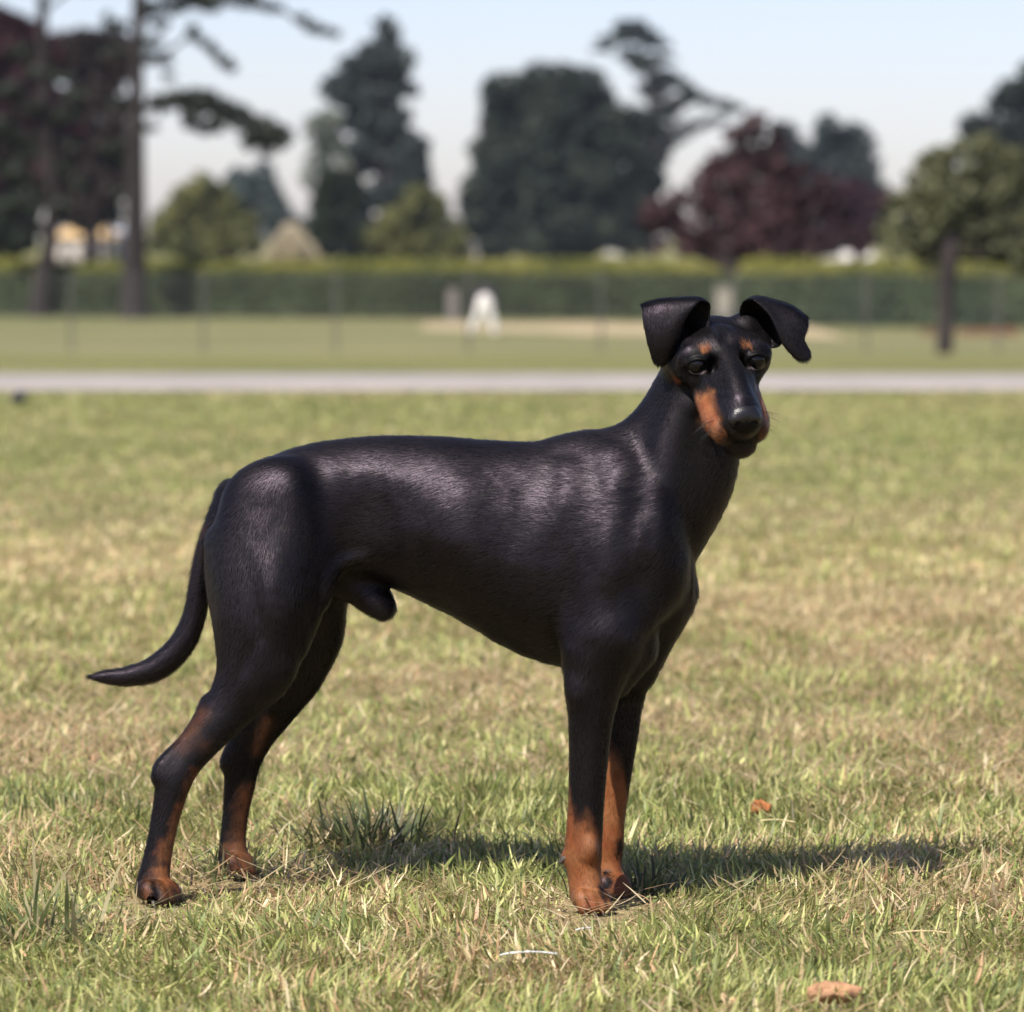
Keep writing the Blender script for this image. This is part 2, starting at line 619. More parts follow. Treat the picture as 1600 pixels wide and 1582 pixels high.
DKG = [(0.014, 0.021, 0.016), (0.024, 0.033, 0.024), (0.040, 0.052, 0.035)]
BLG = [(0.020, 0.030, 0.030), (0.034, 0.046, 0.042), (0.052, 0.068, 0.055)]
OLV = [(0.070, 0.078, 0.026), (0.125, 0.130, 0.045), (0.19, 0.185, 0.065)]
PLM = [(0.030, 0.014, 0.018), (0.050, 0.021, 0.027), (0.080, 0.032, 0.040)]
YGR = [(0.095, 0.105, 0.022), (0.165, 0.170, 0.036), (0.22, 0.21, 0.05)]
GRN = [(0.040, 0.055, 0.020), (0.065, 0.082, 0.032), (0.10, 0.115, 0.048)]
PAL = [(0.10, 0.12, 0.085), (0.14, 0.16, 0.11), (0.19, 0.20, 0.14)]

# --- far trees ------------------------------------------------------------
tree('tall_conifer', 'tall pointed grey-green conifer behind the small dark cypress', 'tree', 340, [(605, 400, 9), (603, 200, 6), (600, 40, 2)],
     fill([(604, 26), (626, 50), (640, 95), (652, 150), (638, 185), (655, 235), (664, 290), (688, 310), (690, 400), (560, 400), (560, 250), (530, 190), (512, 150), (545, 110), (574, 60)], 80, 21, 1), BLG, 0.55, 1.0)
tree('oak_tree', 'huge dark rounded oak standing highest in the middle of the treeline', 'tree', 330, [(890, 400, 14), (885, 300, 12), (880, 200, 8)],
     fill([(800, 125), (850, 112), (900, 112), (940, 150), (985, 160), (1010, 210), (1025, 270), (1000, 330), (985, 380), (800, 385), (745, 365), (735, 320), (750, 270), (765, 200), (770, 140)], 85, 30, 2, 0.2), DKG, 0.55, 1.15)
tree('shrub', 'low dark shrub at the left foot of the huge rounded oak', 'shrub', 325, [(745, 400, 4), (745, 350, 3)],
     fill([(722, 330), (745, 290), (775, 330), (790, 390), (725, 390)], 10, 22, 3), DKG, 0.5, 1.0)
tree('cedar_tree', 'dark cedar with flat layered branches above the copper beech', 'tree', 380, [(1015, 400, 8), (1022, 250, 7), (1012, 120, 5), (998, 50, 3)],
     [(985, 42, 32, 12), (965, 62, 34, 9), (1000, 56, 36, 12), (940, 76, 18, 5), (1030, 70, 22, 7), (1005, 100, 26, 14), (985, 85, 22, 10), (1032, 92, 22, 8), (1038, 118, 28, 10), (1020, 140, 28, 16), (1060, 132, 24, 8), (1078, 142, 20, 7),
      (1085, 152, 28, 8), (1118, 160, 26, 7), (1145, 170, 22, 7), (1060, 160, 24, 10), (1040, 175, 26, 16), (1065, 200, 22, 9), (1092, 196, 22, 7), (1118, 188, 20, 6), (1030, 210, 26, 20), (1025, 245, 24, 20), (1015, 280, 28, 22), (1000, 320, 30, 24), (1050, 220, 20, 8)],
     BLG, 0.45, 1.1)
tree('copper_beech', 'wide copper beech with dark purple crown, just right of the cedar', 'tree', 99, [(1212, 446, 16), (1208, 410, 14), (1200, 340, 10), (1190, 240, 6)],
     fill([(1148, 190), (1180, 178), (1212, 188), (1228, 235), (1262, 262), (1295, 290), (1325, 330), (1340, 370), (1300, 392), (1235, 392), (1180, 398), (1100, 392), (1035, 390), (1014, 352), (1030, 318), (1075, 290), (1105, 262), (1150, 240)], 95, 21, 5) + [(1200, 405, 34, 18), (1216, 425, 22, 10)],
     [(0.030, 0.018, 0.020), (0.050, 0.027, 0.031), (0.085, 0.044, 0.048)], 0.19, 0.75)
tree('copper_beech', 'lower, paler copper beech half hidden behind the wide purple one', 'tree', 260, [(1340, 410, 8), (1338, 350, 6)],
     fill([(1290, 300), (1340, 290), (1375, 300), (1370, 370), (1330, 392), (1285, 360)], 18, 20, 6), PLM, 0.4, 0.9)
tree('broadleaf_tree', 'blue-grey tree with a pointed top right of the copper beech', 'tree', 400, [(1308, 400, 8), (1308, 250, 6)],
     fill([(1300, 178), (1325, 190), (1350, 205), (1360, 240), (1375, 270), (1365, 330), (1310, 350), (1250, 300), (1250, 240), (1280, 215), (1285, 190)], 40, 22, 7), [tuple(c * 1.25 for c in q) for q in BLG], 0.6, 0.85)
tree('broadleaf_tree', 'small blue-grey crown directly behind the purple beech top', 'tree', 410, [(1232, 400, 6), (1232, 260, 5)],
     fill([(1215, 205), (1240, 195), (1262, 220), (1262, 300), (1215, 290)], 12, 20, 8), [tuple(c * 1.3 for c in q) for q in BLG], 0.6, 0.9)
tree('broadleaf_tree', 'dark tree rising at the right edge of the treeline', 'tree', 330, [(1605, 410, 14), (1605, 250, 10)],
     fill([(1590, 120), (1640, 110), (1690, 180), (1700, 330), (1600, 350), (1560, 260), (1530, 225), (1515, 205), (1545, 165)], 40, 26, 9), DKG, 0.55, 1.1)
tree('broadleaf_tree', 'pale soft green tree between the pine limb and the tall conifer', 'tree', 430, [(505, 400, 6), (502, 260, 5)],
     fill([(480, 190), (510, 178), (540, 200), (560, 240), (560, 300), (490, 300), (478, 240)], 18, 20, 10), PAL, 0.6, 0.55)
tree('broadleaf_tree', 'grey-green tree behind the left olive bush', 'tree', 420, [(395, 400, 6), (395, 320, 5)],
     fill([(345, 285), (375, 272), (410, 276), (430, 310), (438, 350), (400, 390), (350, 380)], 20, 20, 11), [tuple(c * 1.7 for c in q) for q in BLG], 0.6, 0.9)
tree('olive_bush', 'broad rounded olive-green bush right of the big pine trunk', 'bush', 290, [(318, 400, 6), (318, 350, 4)],
     fill([(320, 284), (350, 300), (380, 330), (395, 365), (395, 390), (240, 390), (238, 350), (265, 320), (290, 295)], 34, 22, 12), OLV, 0.4, 1.0)
tree('cypress_bush', 'clipped dark egg-shaped cypress in front of the tall conifer', 'bush', 270, [(528, 400, 5), (528, 330, 4)],
     fill([(528, 258), (555, 280), (566, 330), (562, 375), (560, 400), (500, 400), (492, 360), (492, 310), (503, 275)], 34, 17, 13, 0.15), [(0.010, 0.017, 0.008), (0.018, 0.027, 0.012), (0.028, 0.040, 0.018)], 0.35, 1.4)
tree('golden_bush', 'loose yellow-green bush between the cypress and the huge oak', 'bush', 280, [(650, 400, 5), (650, 350, 4)],
     fill([(650, 300), (690, 318), (715, 350), (724, 400), (570, 400), (574, 355), (610, 330)], 34, 18, 14), OLV, 0.35, 0.95)
tree('shrub', 'small dark shrub behind the pale cone of reeds', 'shrub', 330, [(455, 400, 3), (455, 360, 2)], [(450, 345, 22, 16), (470, 360, 20, 22), (430, 365, 18, 18)], BLG, 0.45, 1.0)

# --- dark grove at the left behind the two pines ---------------------------
tree('copper_beech', 'very dark purple beech filling the left behind the leaning pine', 'tree', 150, [(20, 470, 12), (30, 300, 10), (40, 120, 6)],
     fill([(-60, 20), (40, 25), (70, 60), (75, 150), (105, 215), (95, 290), (40, 330), (-70, 330)], 90, 27, 15), [tuple(c * 0.75 for c in q) for q in PLM], 0.3, 1.3)
tree('broadleaf_tree', 'dark leafy tree between the two pine trunks', 'tree', 170, [(140, 430, 9), (140, 300, 8), (145, 150, 5)],
     fill([(90, 60), (130, 50), (165, 55), (200, 65), (200, 110), (180, 140), (190, 200), (195, 290), (165, 330), (110, 340), (80, 300), (95, 200), (115, 165), (80, 130)], 90, 20, 16), [tuple((np.array(a) + np.array(b)) / 2) for a, b in zip(PLM, DKG)], 0.3, 0.9)
tree('fir_tree', 'small dark spire showing between the two pine trunks', 'tree', 210, [(168, 420, 5), (168, 120, 3), (168, 25, 1)],
     [(168, 30, 5, 10), (168, 48, 9, 10), (168, 68, 13, 12), (168, 92, 17, 13), (168, 120, 20, 14)], DKG, 0.35, 1.0)
tree('broadleaf_tree', 'low dark tree under the left pine boughs', 'tree', 190, [(150, 420, 6), (150, 360, 5)],
     fill([(95, 290), (190, 280), (195, 345), (170, 350), (100, 348)], 16, 20, 17), DKG, 0.35, 1.0)
tree('shrub', 'dark shrub on the hedge line at the far left edge', 'shrub', 125, [(5, 490, 6), (5, 440, 4)],
     fill([(-40, 330), (20, 320), (55, 345), (58, 385), (20, 392), (-40, 392)], 18, 22, 18), DKG, 0.25, 1.1)

# --- the two pines in front of the hedge ------------------------------------
PIN = [(0.020, 0.026, 0.020), (0.032, 0.040, 0.030), (0.05, 0.06, 0.042)]
tree('pine_tree', 'slender leaning pine trunk at the far left', 'tree', 108, [(58, 497, 16), (66, 440, 14), (78, 380, 12), (82, 300, 11), (72, 200, 10), (68, 100, 9), (66, 0, 8), (66, -80, 7)],
     [(40, 300, 34, 16), (20, 270, 30, 14), (95, 262, 26, 13), (60, 235, 30, 14), (25, 220, 34, 13), (110, 225, 24, 10), (0, 195, 30, 12), (100, 180, 26, 10), (50, 170, 26, 11), (120, 150, 24, 9), (15, 140, 30, 12), (60, 110, 26, 10), (30, 80, 26, 12), (90, 120, 24, 9), (20, 250, 26, 10), (120, 290, 22, 10), (95, 320, 24, 10),
      (10, -40, 44, 20), (80, -50, 50, 22), (130, -30, 40, 18), (40, 310, 28, 18), (0, 330, 26, 20)],
     PIN, 0.20, 0.9, m_bark_red)
tree('pine_tree', 'big straight pine with one long drooping bough over the lawn', 'tree', 106, [(210, 497, 23), (210, 440, 20), (211, 380, 17.5), (212, 300, 15), (213, 200, 13), (214, 100, 11), (217, 0, 10), (220, -80, 9)],
     # the long bough
     [(250, 163, 22, 17), (278, 155, 22, 16), (300, 153, 24, 17), (325, 161, 24, 20), (350, 169, 24, 22), (374, 183, 22, 22), (398, 197, 20, 23), (420, 207, 20, 25), (440, 215, 18, 20), (300, 175, 22, 14), (345, 191, 20, 16), (390, 217, 18, 19), (418, 231, 16, 16), (320, 199, 18, 11), (295, 193, 14, 9), (440, 203, 14, 12),
      # up in the crown
      (240, 8, 22, 8), (270, 12, 24, 9), (300, 4, 26, 9), (340, -4, 28, 10), (380, 2, 30, 9), (410, 8, 26, 7), (430, 14, 16, 4), (330, 12, 20, 6), (280, -10, 40, 10), (380, -18, 44, 9),
      (470, 30, 12, 5), (488, 42, 13, 6), (505, 49, 13, 5), (522, 52, 10, 4), (238, 66, 20, 10), (240, 90, 18, 8), (302, 48, 8, 12), (308, 60, 7, 8), (325, 72, 10, 7), (338, 84, 10, 8), (350, 97, 11, 8), (362, 106, 9, 5), (255, 96, 16, 7), (250, 36, 18, 8), (262, 120, 10, 5),
      (180, 80, 22, 10), (190, 160, 22, 12), (178, 230, 22, 12), (185, 40, 16, 8), (195, 250, 20, 12), (236, 200, 12, 5), (188, 300, 16, 9)],
     PIN, 0.19, 1.0, m_bark_red, limbs=False, extra_limbs=[[(214, 175, 7), (260, 162, 6), (330, 165, 4.5), (400, 200, 3), (440, 215, 1.5)], [(215, 100, 5), (250, 90, 4), (290, 60, 3), (302, 48, 2)], [(302, 50, 3), (325, 74, 2.5), (362, 108, 1.2)],
       [(216, 30, 6), (280, 8, 5), (380, 4, 4), (430, 14, 3), (480, 36, 2), (522, 52, 1)], [(212, 260, 5), (190, 235, 4), (170, 225, 2)], [(213, 170, 5), (190, 160, 3), (176, 150, 2)]])

# --- the small tree on the right --------------------------------------------
tree('ornamental_tree', 'small round-headed grey-green tree with a thin straight trunk near the right edge', 'tree', 62, [(1475, 560, 13.5), (1478, 500, 13), (1480, 440, 14), (1484, 400, 15), (1490, 340, 8), (1500, 270, 4)],
     fill([(1500, 225), (1540, 215), (1600, 255), (1650, 320), (1640, 400), (1600, 425), (1575, 400), (1530, 395), (1480, 405), (1430, 402), (1395, 385), (1378, 350), (1385, 310), (1420, 290), (1440, 250), (1470, 240)], 85, 21, 19, 0.3),
     [(0.075, 0.080, 0.042), (0.115, 0.122, 0.062), (0.175, 0.178, 0.095)], 0.13, 0.8, lowest=0.6)

# ------------------------------------------------------------------ hedges
def hedge(label, x0, x1, dA, dB, ztop, thick, cols, topcols, seed, rise=0.22):
    """clipped hedge from (x0,dA) to (x1,dB); top slopes up and back, leaves all over"""
    g = np.random.default_rng(seed)
    root = empty('hedge', ((x0 + x1) / 2, (dA + dB) / 2, ZLOW))
    tag(root, label, 'hedge')
    L = math.hypot(x1 - x0, dB - dA)
    ux, uy = (x1 - x0) / L, (dB - dA) / L
    n = int(L * (ztop - ZLOW) * 420)
    s = g.random(n) * L; h = ZLOW + g.random(n) * (ztop - ZLOW)
    off = 0.04 * g.normal(size=n) + (fbm(np.c_[s, h * 1.5], 0.8, seed, 3) - 0.5) * 0.5
    P = np.c_[x0 + ux * s - uy * off, dA + uy * s + ux * off, h]
    nrm = np.tile([0.0, -1, 0.15], (n, 1)) + g.normal(size=(n, 3)) * 0.6
    # the top
    n2 = int(L * thick * 420)
    s2 = g.random(n2) * L; w2 = g.random(n2)
    h2 = ztop + rise * w2 ** 0.8 + 0.03 * g.normal(size=n2) + (fbm(np.c_[s2, w2 * 2], 0.6, seed + 5, 3) - 0.5) * 0.12
    P2 = np.c_[x0 + ux * s2 - uy * w2 * thick, dA + uy * s2 + ux * w2 * thick, h2]
    nrm2 = np.tile([0.0, -0.5, 1.0], (n2, 1)) + g.normal(size=(n2, 3)) * 0.5
    Pa = np.vstack([P, P2]); Na = np.vstack([nrm, nrm2]); Na /= np.linalg.norm(Na, axis=1, keepdims=True)
    t = np.cross(Na, g.normal(size=Na.shape)); t /= np.linalg.norm(t, axis=1, keepdims=True); b = np.cross(Na, t)
    sz = 0.09 * (0.6 + 0.8 * g.random(len(Pa)))[:, None]
    V_ = np.stack([Pa - t * sz * .5, Pa + b * sz * .35, Pa + t * sz * .5, Pa - b * sz * .35], 1).reshape(-1, 3)
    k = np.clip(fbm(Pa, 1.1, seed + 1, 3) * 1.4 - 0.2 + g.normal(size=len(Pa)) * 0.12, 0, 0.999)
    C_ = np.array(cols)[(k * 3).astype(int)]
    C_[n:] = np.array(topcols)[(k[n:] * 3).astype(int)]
    C_ = np.repeat(C_, 4, 0)
    np_mesh('foliage', V_, np.arange(len(V_)).reshape(-1, 4), m_leaf, root, C_)
    # woody heart of the hedge
    bx = []
    for (sa, ha) in ((0, ZLOW - 0.05), (L, ZLOW - 0.05), (L, ztop - 0.05), (0, ztop - 0.05)):
        bx.append((x0 + ux * sa - uy * 0.22, dA + uy * sa + ux * 0.22, ha))
    for (sa, ha) in ((0, ZLOW - 0.05), (L, ZLOW - 0.05), (L, ztop + rise - 0.08), (0, ztop + rise - 0.08)):
        bx.append((x0 + ux * sa - uy * (thick - 0.1), dA + uy * sa + ux * (thick - 0.1), ha))
    fb = [(0, 1, 2, 3), (5, 4, 7, 6), (3, 2, 6, 7), (1, 5, 6, 2), (4, 0, 3, 7), (4, 5, 1, 0)]
    np_mesh('stems', np.array(bx), np.array(fb), m_hedge_in, root)
    return root


m_hedge_in = simple_mat('hedge_stems', (0.028, 0.034, 0.018), 0.95, 0.5, 4.0)
xe, _, _ = at(1143, 450, 104)
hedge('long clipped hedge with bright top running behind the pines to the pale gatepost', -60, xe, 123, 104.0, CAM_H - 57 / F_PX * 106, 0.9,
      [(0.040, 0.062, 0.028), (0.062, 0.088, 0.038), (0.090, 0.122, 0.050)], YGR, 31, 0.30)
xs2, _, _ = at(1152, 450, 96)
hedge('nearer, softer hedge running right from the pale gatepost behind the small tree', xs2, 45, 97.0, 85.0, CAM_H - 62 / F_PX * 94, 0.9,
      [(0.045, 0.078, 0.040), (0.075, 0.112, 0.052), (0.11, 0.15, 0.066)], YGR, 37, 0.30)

# ------------------------------------------------------------------ fence, posts, person
def box(x0, x1, y0, y1, z0, z1, bev=0.0):
    bm = bmesh.new()
    bmesh.ops.create_cube(bm, size=1)
    for v in bm.verts:
        v.co = ((x0 + x1) / 2 + v.co.x * (x1 - x0), (y0 + y1) / 2 + v.co.y * (y1 - y0), (z0 + z1) / 2 + v.co.z * (z1 - z0))
    if bev: bmesh.ops.bevel(bm, geom=bm.edges[:], offset=bev, segments=2, affect='EDGES')
    return bm


def bm_obj(name, bm, mat, parent=None, smooth=False):
    me = bpy.data.meshes.new(name)
    bmesh.ops.recalc_face_normals(bm, faces=bm.faces)
    bm.to_mesh(me); bm.free()
    if smooth: me.polygons.foreach_set('use_smooth', np.ones(len(me.polygons), bool))
    return link_mesh(name, me, parent, [mat])


m_post = simple_mat('weathered_wood', (0.12, 0.11, 0.10), 0.85, 0.2, 8)
m_wire = simple_mat('fence_wire', (0.14, 0.14, 0.145), 0.6, 0.1, 8)
FD = 74.0
fz = float(gz(FD))
fence = empty('wire_fence', (0, FD, fz))
tag(fence, 'thin chain-link fence on slim posts crossing the dry grass beyond the path', 'fence')
FT = fz + 1.2
x = at(70, 500, FD)[0] - 2 * 14
k = 0
posts_x = []
while x < 24:
    posts_x.append(x); x += 207 * FD / F_PX
for x in posts_x:
    v, f = tube([(x, FD, fz - 0.1), (x, FD, fz + 0.5), (x, FD, FT + 0.05)], [0.022, 0.022, 0.02], 8)
    np_mesh('post', v, f, m_post, fence, smooth=True)
pw = []
X0, X1 = posts_x[0], posts_x[-1]
def strip(a, b, w):
    a = np.array(a); b = np.array(b); d_ = (b - a) / np.linalg.norm(b - a); n_ = np.cross(d_, [0, 1, 0]) * w / 2
    y_ = np.array([0, w / 2, 0])
    vv = np.array([a - n_, a + y_, a + n_, b - n_, b + y_, b + n_])
    return vv, np.array([(0, 1, 4, 3), (1, 2, 5, 4), (2, 0, 3, 5)])
hgt = FT - fz - 0.05
stp = 0.10
n_ = int((X1 - X0) / stp)
for i in range(n_):
    xa = X0 + i * stp
    for sg in (1, -1):
        xb = xa + sg * hgt * 0.9
        if X0 <= xb <= X1:
            pw.append(strip((xa, FD - 0.05 + 0.004 * sg, fz + 0.05), (xb, FD - 0.05 + 0.004 * sg, FT), 0.0045))
for h in (0.06, 0.62, 1.2):
    pw.append(strip((X0, FD - 0.06, fz + h), (X1, FD - 0.06, fz + h), 0.008))
v, f = join(pw)
np_mesh('wire_mesh', v, f, m_wire, fence)

# pale posts against the hedge
for px, p0, p1, dd, w, lab in ((438, 500, 455, 110, 15, 'stout pale post against the hedge, left of the white-clad figure and well apart from it'),
                               (708, 505, 452, 105, 17, 'pinkish post against the hedge close to the left of the white-clad figure')):
    c0 = at(px, p0, dd); zt = at(px, p1, dd)[2]; w_ = w * dd / F_PX / 2
    rt = empty('fence_post', (c0[0], dd, float(gz(dd))))
    tag(rt, lab, 'post', 'pale posts in front of the hedge')
    bm_obj('post_shaft', box(c0[0] - w_, c0[0] + w_, dd - 0.6 - w_, dd - 0.6 + w_, float(gz(dd)) - 0.1, zt, 0.015), simple_mat('pale_post', (0.19, 0.165, 0.155), 0.9, 0.15, 5), rt)
    bm_obj('post_cap', box(c0[0] - w_ * 1.15, c0[0] + w_ * 1.15, dd - 0.6 - w_ * 1.15, dd - 0.6 + w_ * 1.15, zt + 0.003, zt + 0.035, 0.01), simple_mat('post_cap', (0.15, 0.135, 0.125), 0.9, 0.15, 5), rt)
# gatepost behind the dog's head, with the dark gate leaf edge
dd = 101.0
c0 = at(1131, 510, dd); zt = at(1131, 452, dd)[2]
gp = empty('gate', (c0[0], dd, float(gz(dd))))
tag(gp, 'pale gatepost and narrow dark gate in the hedge gap above the dog', 'gate')
bm_obj('gatepost', box(c0[0] - 0.17, c0[0] + 0.17, dd - 0.17, dd + 0.17, float(gz(dd)) - 0.1, zt, 0.02), simple_mat('gatepost_stone', (0.33, 0.31, 0.26), 0.9, 0.2, 4), gp)
bm_obj('gatepost_cap', box(c0[0] - 0.2, c0[0] + 0.2, dd - 0.2, dd + 0.2, zt + 0.003, zt + 0.06, 0.02), simple_mat('gatepost_cap', (0.30, 0.28, 0.24), 0.9, 0.2, 4), gp)
xa = at(1147, 510, dd)[0]
zt2 = at(1147, 432, dd)[2]
mgate = simple_mat('dark_gate', (0.02, 0.024, 0.02), 0.7, 0.2, 4)
for i in range(5):
    bm_obj('gate_bar', box(c0[0] + 0.18, xa + 0.12, dd - 0.02, dd + 0.02, float(gz(dd)) + 0.1 + i * 0.21, float(gz(dd)) + 0.17 + i * 0.21, 0.005), mgate, gp)
bm_obj('gate_stile', box(xa + 0.122, xa + 0.2, dd - 0.035, dd + 0.035, float(gz(dd)), zt2, 0.008), mgate, gp)

# ---- far pale buildings and vehicles between the trees --------------------
def house(name, label, cat, px0, px1, ytop, yeave, d, wallc, roofc, depth=7.0, door=None):
    a = at(px0, 400, d); b = at(px1, 400, d)
    z0 = float(gz(d)); ze = at(px0, yeave, d)[2]; zr = at(px0, ytop, d)[2]
    r = empty(name, ((a[0] + b[0]) / 2, d, z0)); tag(r, label, cat)
    mw = simple_mat(name + '_wall', wallc, 0.9, 0.12, 0.8); mr = simple_mat(name + '_roof', roofc, 0.85, 0.15, 1.5)
    bm_obj('wall', box(a[0], b[0], d, d + depth, z0, ze, 0.02), mw, r)
    o_ = 0.25
    V_ = [(a[0] - o_, d - o_, ze), (b[0] + o_, d - o_, ze), (b[0] + o_, d + depth + o_, ze), (a[0] - o_, d + depth + o_, ze), (a[0] + 0.5, d + depth / 2, zr), (b[0] - 0.5, d + depth / 2, zr)]
    V_ = np.array(V_); V_[:4, 2] += 0.003
    me = bpy.data.meshes.new('roof'); me.from_pydata([tuple(v) for v in V_], [], [(0, 1, 5, 4), (2, 3, 4, 5), (1, 2, 5), (3, 0, 4), (3, 2, 1, 0)])
    link_mesh('roof', me, r, [mr])
    return r, a, b, z0, ze


r, a, b, z0, ze = house('pavilion', 'low cream building with orange roof seen between the two pine trunks', 'building', 85, 170, 352, 372, 240, (0.62, 0.56, 0.50), (0.62, 0.42, 0.20))
mdk = simple_mat('pavilion_window', (0.10, 0.10, 0.12), 0.3, 0.1, 2)
for i in range(3):
    xw = a[0] + 0.4 + i * 0.85
    bm_obj('window', box(xw, xw + 0.4, 239.95, 239.99, z0 + 0.9, z0 + 1.3), mdk, r)
r, a, b, z0, ze = house('shed', 'small pale grey-blue shed beside the big pine trunk', 'building', 172, 196, 356, 364, 245, (0.45, 0.48, 0.55), (0.42, 0.45, 0.52), 3)
bm_obj('door', box((a[0] + b[0]) / 2 - 0.15, (a[0] + b[0]) / 2 + 0.15, 244.95, 244.99, z0, z0 + 1.5), mdk, r)

# straw-coloured dry reeds, a pale cone over the hedge
def reeds(label, px0, px1, py0, py1, d, n, cols, seed):
    g = np.random.default_rng(seed)
    s = d / F_PX
    cx = at((px0 + px1) / 2, 400, d)[0]; z0 = float(gz(d)); zt = at(px0, py0, d)[2]
    hw = (px1 - px0) / 2 * s
    bx = g.normal(size=n) * hw * 0.35; by = g.normal(size=n) * hw * 0.35
    tx = bx * 2.0 + g.normal(size=n) * hw * 0.12; ty = by * 2 + g.normal(size=n) * 0.1
    hh = (zt - z0) * (0.55 + 0.45 * g.random(n)) * np.clip(1.15 - np.abs(tx) / hw * 0.6, 0.3, 1)
    w = 0.05 + 0.05 * g.random(n)
    A = np.c_[cx + bx - w, d + by, np.full(n, z0)]; B = np.c_[cx + bx + w, d + by, np.full(n, z0)]
    Cc = np.c_[cx + tx + w, d + ty, z0 + hh]; Dd = np.c_[cx + tx - w, d + ty, z0 + hh]
    V_ = np.stack([A, B, Cc, Dd], 1).reshape(-1, 3)
    c = np.repeat(np.array(cols)[g.integers(0, len(cols), n)], 4, 0)
    o = np_mesh('reed_clump', V_, np.arange(len(V_)).reshape(-1, 4), m_leaf, None, c)
    tag(o, label, 'reeds')
    return o


reeds('pale straw-coloured reed clump between the olive bush and the cypress', 420, 490, 348, 410, 250, 420, [(0.55, 0.47, 0.34), (0.62, 0.52, 0.38), (0.45, 0.40, 0.28)], 3)


def car(label, px, d, col, L=3.9, yaw=0.0):
    """far parked car: body, glasshouse, wheels"""
    x = at(px, 400, d)[0]; z0 = float(gz(d))
    r = empty('parked_car', (x, d, z0)); tag(r, label, 'car', 'cars parked beyond the hedge')
    pr = [(-L / 2, 0.35), (-L / 2 + 0.05, 0.75), (-L / 2 + 0.9, 0.88), (L / 2 - 0.5, 0.92), (L / 2, 0.8), (L / 2, 0.35)]
    gl = [(-L / 2 + 0.85, 0.885), (-L / 2 + 1.4, 1.42), (L / 2 - 1.0, 1.45), (L / 2 - 0.4, 0.925)]
    def prism(pts, y0, y1, tap=0.0):
        n = len(pts); m = sum(p[1] for p in pts) / n
        V_ = [(x + p[0], d + y0 + (tap if p[1] > m else 0), z0 + p[1]) for p in pts] + [(x + p[0], d + y1 - (tap if p[1] > m else 0), z0 + p[1]) for p in pts]
        F_ = [tuple(range(n)), tuple(range(2 * n - 1, n - 1, -1))] + [(i, i + n, (i + 1) % n + n, (i + 1) % n) for i in range(n)]
        bm = bmesh.new(); vs = [bm.verts.new(v) for v in V_]
        for f in F_: bm.faces.new([vs[i] for i in f])
        bmesh.ops.bevel(bm, geom=bm.edges[:], offset=0.05, segments=2, affect='EDGES')
        return bm
    mp = simple_mat('car_paint', col, 0.3, 0.04, 1, spec=0.5)
    bm_obj('body', prism(pr, 0, 1.6, 0.05), mp, r)
    bm_obj('windows', prism([(p[0] * 0.97, p[1]) for p in gl[:]], 0.03, 1.57, 0.12), simple_mat('car_glass', (0.05, 0.06, 0.07), 0.1, 0.1, 1, spec=0.6), r)
    bm_obj('roof', prism([(gl[1][0] - 0.03, 1.43), (gl[1][0] + 0.1, 1.52), (gl[2][0] - 0.1, 1.53), (gl[2][0] + 0.03, 1.46)], 0.12, 1.48, 0.02), mp, r)
    for wx in (-L / 2 + 0.75, L / 2 - 0.8):
        for yy in (0.0, 1.45):
            v, f = tube([(x + wx, d + yy - 0.02, z0 + 0.32), (x + wx, d + yy + 0.17, z0 + 0.32)], [0.32, 0.32], 16)
            np_mesh('wheel', v, f, simple_mat('tyre', (0.02, 0.02, 0.02), 0.8, 0.1, 3), r)
    return r


car('pale cream car seen end-on beside the left foot of the huge oak', 748, 318, (0.42, 0.37, 0.31)).rotation_euler.z = R(90)
car('white car showing between the huge oak and the purple beech', 986, 345, (0.5, 0.48, 0.44)).rotation_euler.z = R(80)
car('white car roof over the hedge right of the purple beech trunk', 1325, 300, (0.78, 0.74, 0.72), 3.2)
car('dull pink car half hidden behind the purple beech trunk', 1222, 300, (0.42, 0.25, 0.28), 3.0)

# red flower bed at the foot of the right hedge
g_ = np.random.default_rng(5)
dfb = 88.0
xc_, xr_ = at(1525, 520, dfb)[0], 75 * dfb / F_PX
cen = [np.array([xc_ + (g_.random() - 0.5) * 2 * xr_, dfb + g_.random() * 0.8, float(gz(dfb)) + 0.05]) for _ in range(26)]
v, f, c = leaves(cen, [(0.16, 0.16, 0.08)] * 26, [50] * 26, 0.06, [(0.30, 0.09, 0.07), (0.36, 0.15, 0.10), (0.10, 0.11, 0.05)], 77)
fb_ = np_mesh('flower_bed', v, f, m_leaf, None, c)
tag(fb_, 'low reddish flowers at the foot of the right hedge', 'flower bed', kind='stuff')

# bright strip of bare, bleached ground crossing behind the fence
m_sand = simple_mat('bleached_turf', (0.40, 0.32, 0.19), 0.95, 0.22, 0.8)
ya, yb = d_of(528), d_of(507)
xs = np.linspace(at(640, 515, 85)[0], at(1330, 515, 85)[0], 60)
ea = d_of(526) + (fbm(np.c_[xs, xs * 0], 0.8, 4, 3) - 0.5) * 5 + np.linspace(7, -2, 60)
eb = d_of(505) + (fbm(np.c_[xs, xs * 0 + 5], 0.8, 5, 3) - 0.5) * 5 + 0 * xs
eb = np.minimum(eb, 101.5); ea = np.minimum(ea, eb - 0.2)
Vs_ = np.vstack([np.c_[xs, ea, gz(ea) + 0.006], np.c_[xs, eb, gz(eb) + 0.006]])
ff = np.array([(i, i + 1, 60 + i + 1, 60 + i) for i in range(59)])
tag(np_mesh('track', Vs_, ff, m_sand), kind='structure')

# the white-clad person walking beyond the fence
PD = 88.0
pz = float(gz(PD)); px_ = at(758, 520, PD)[0]
PS = 0.76


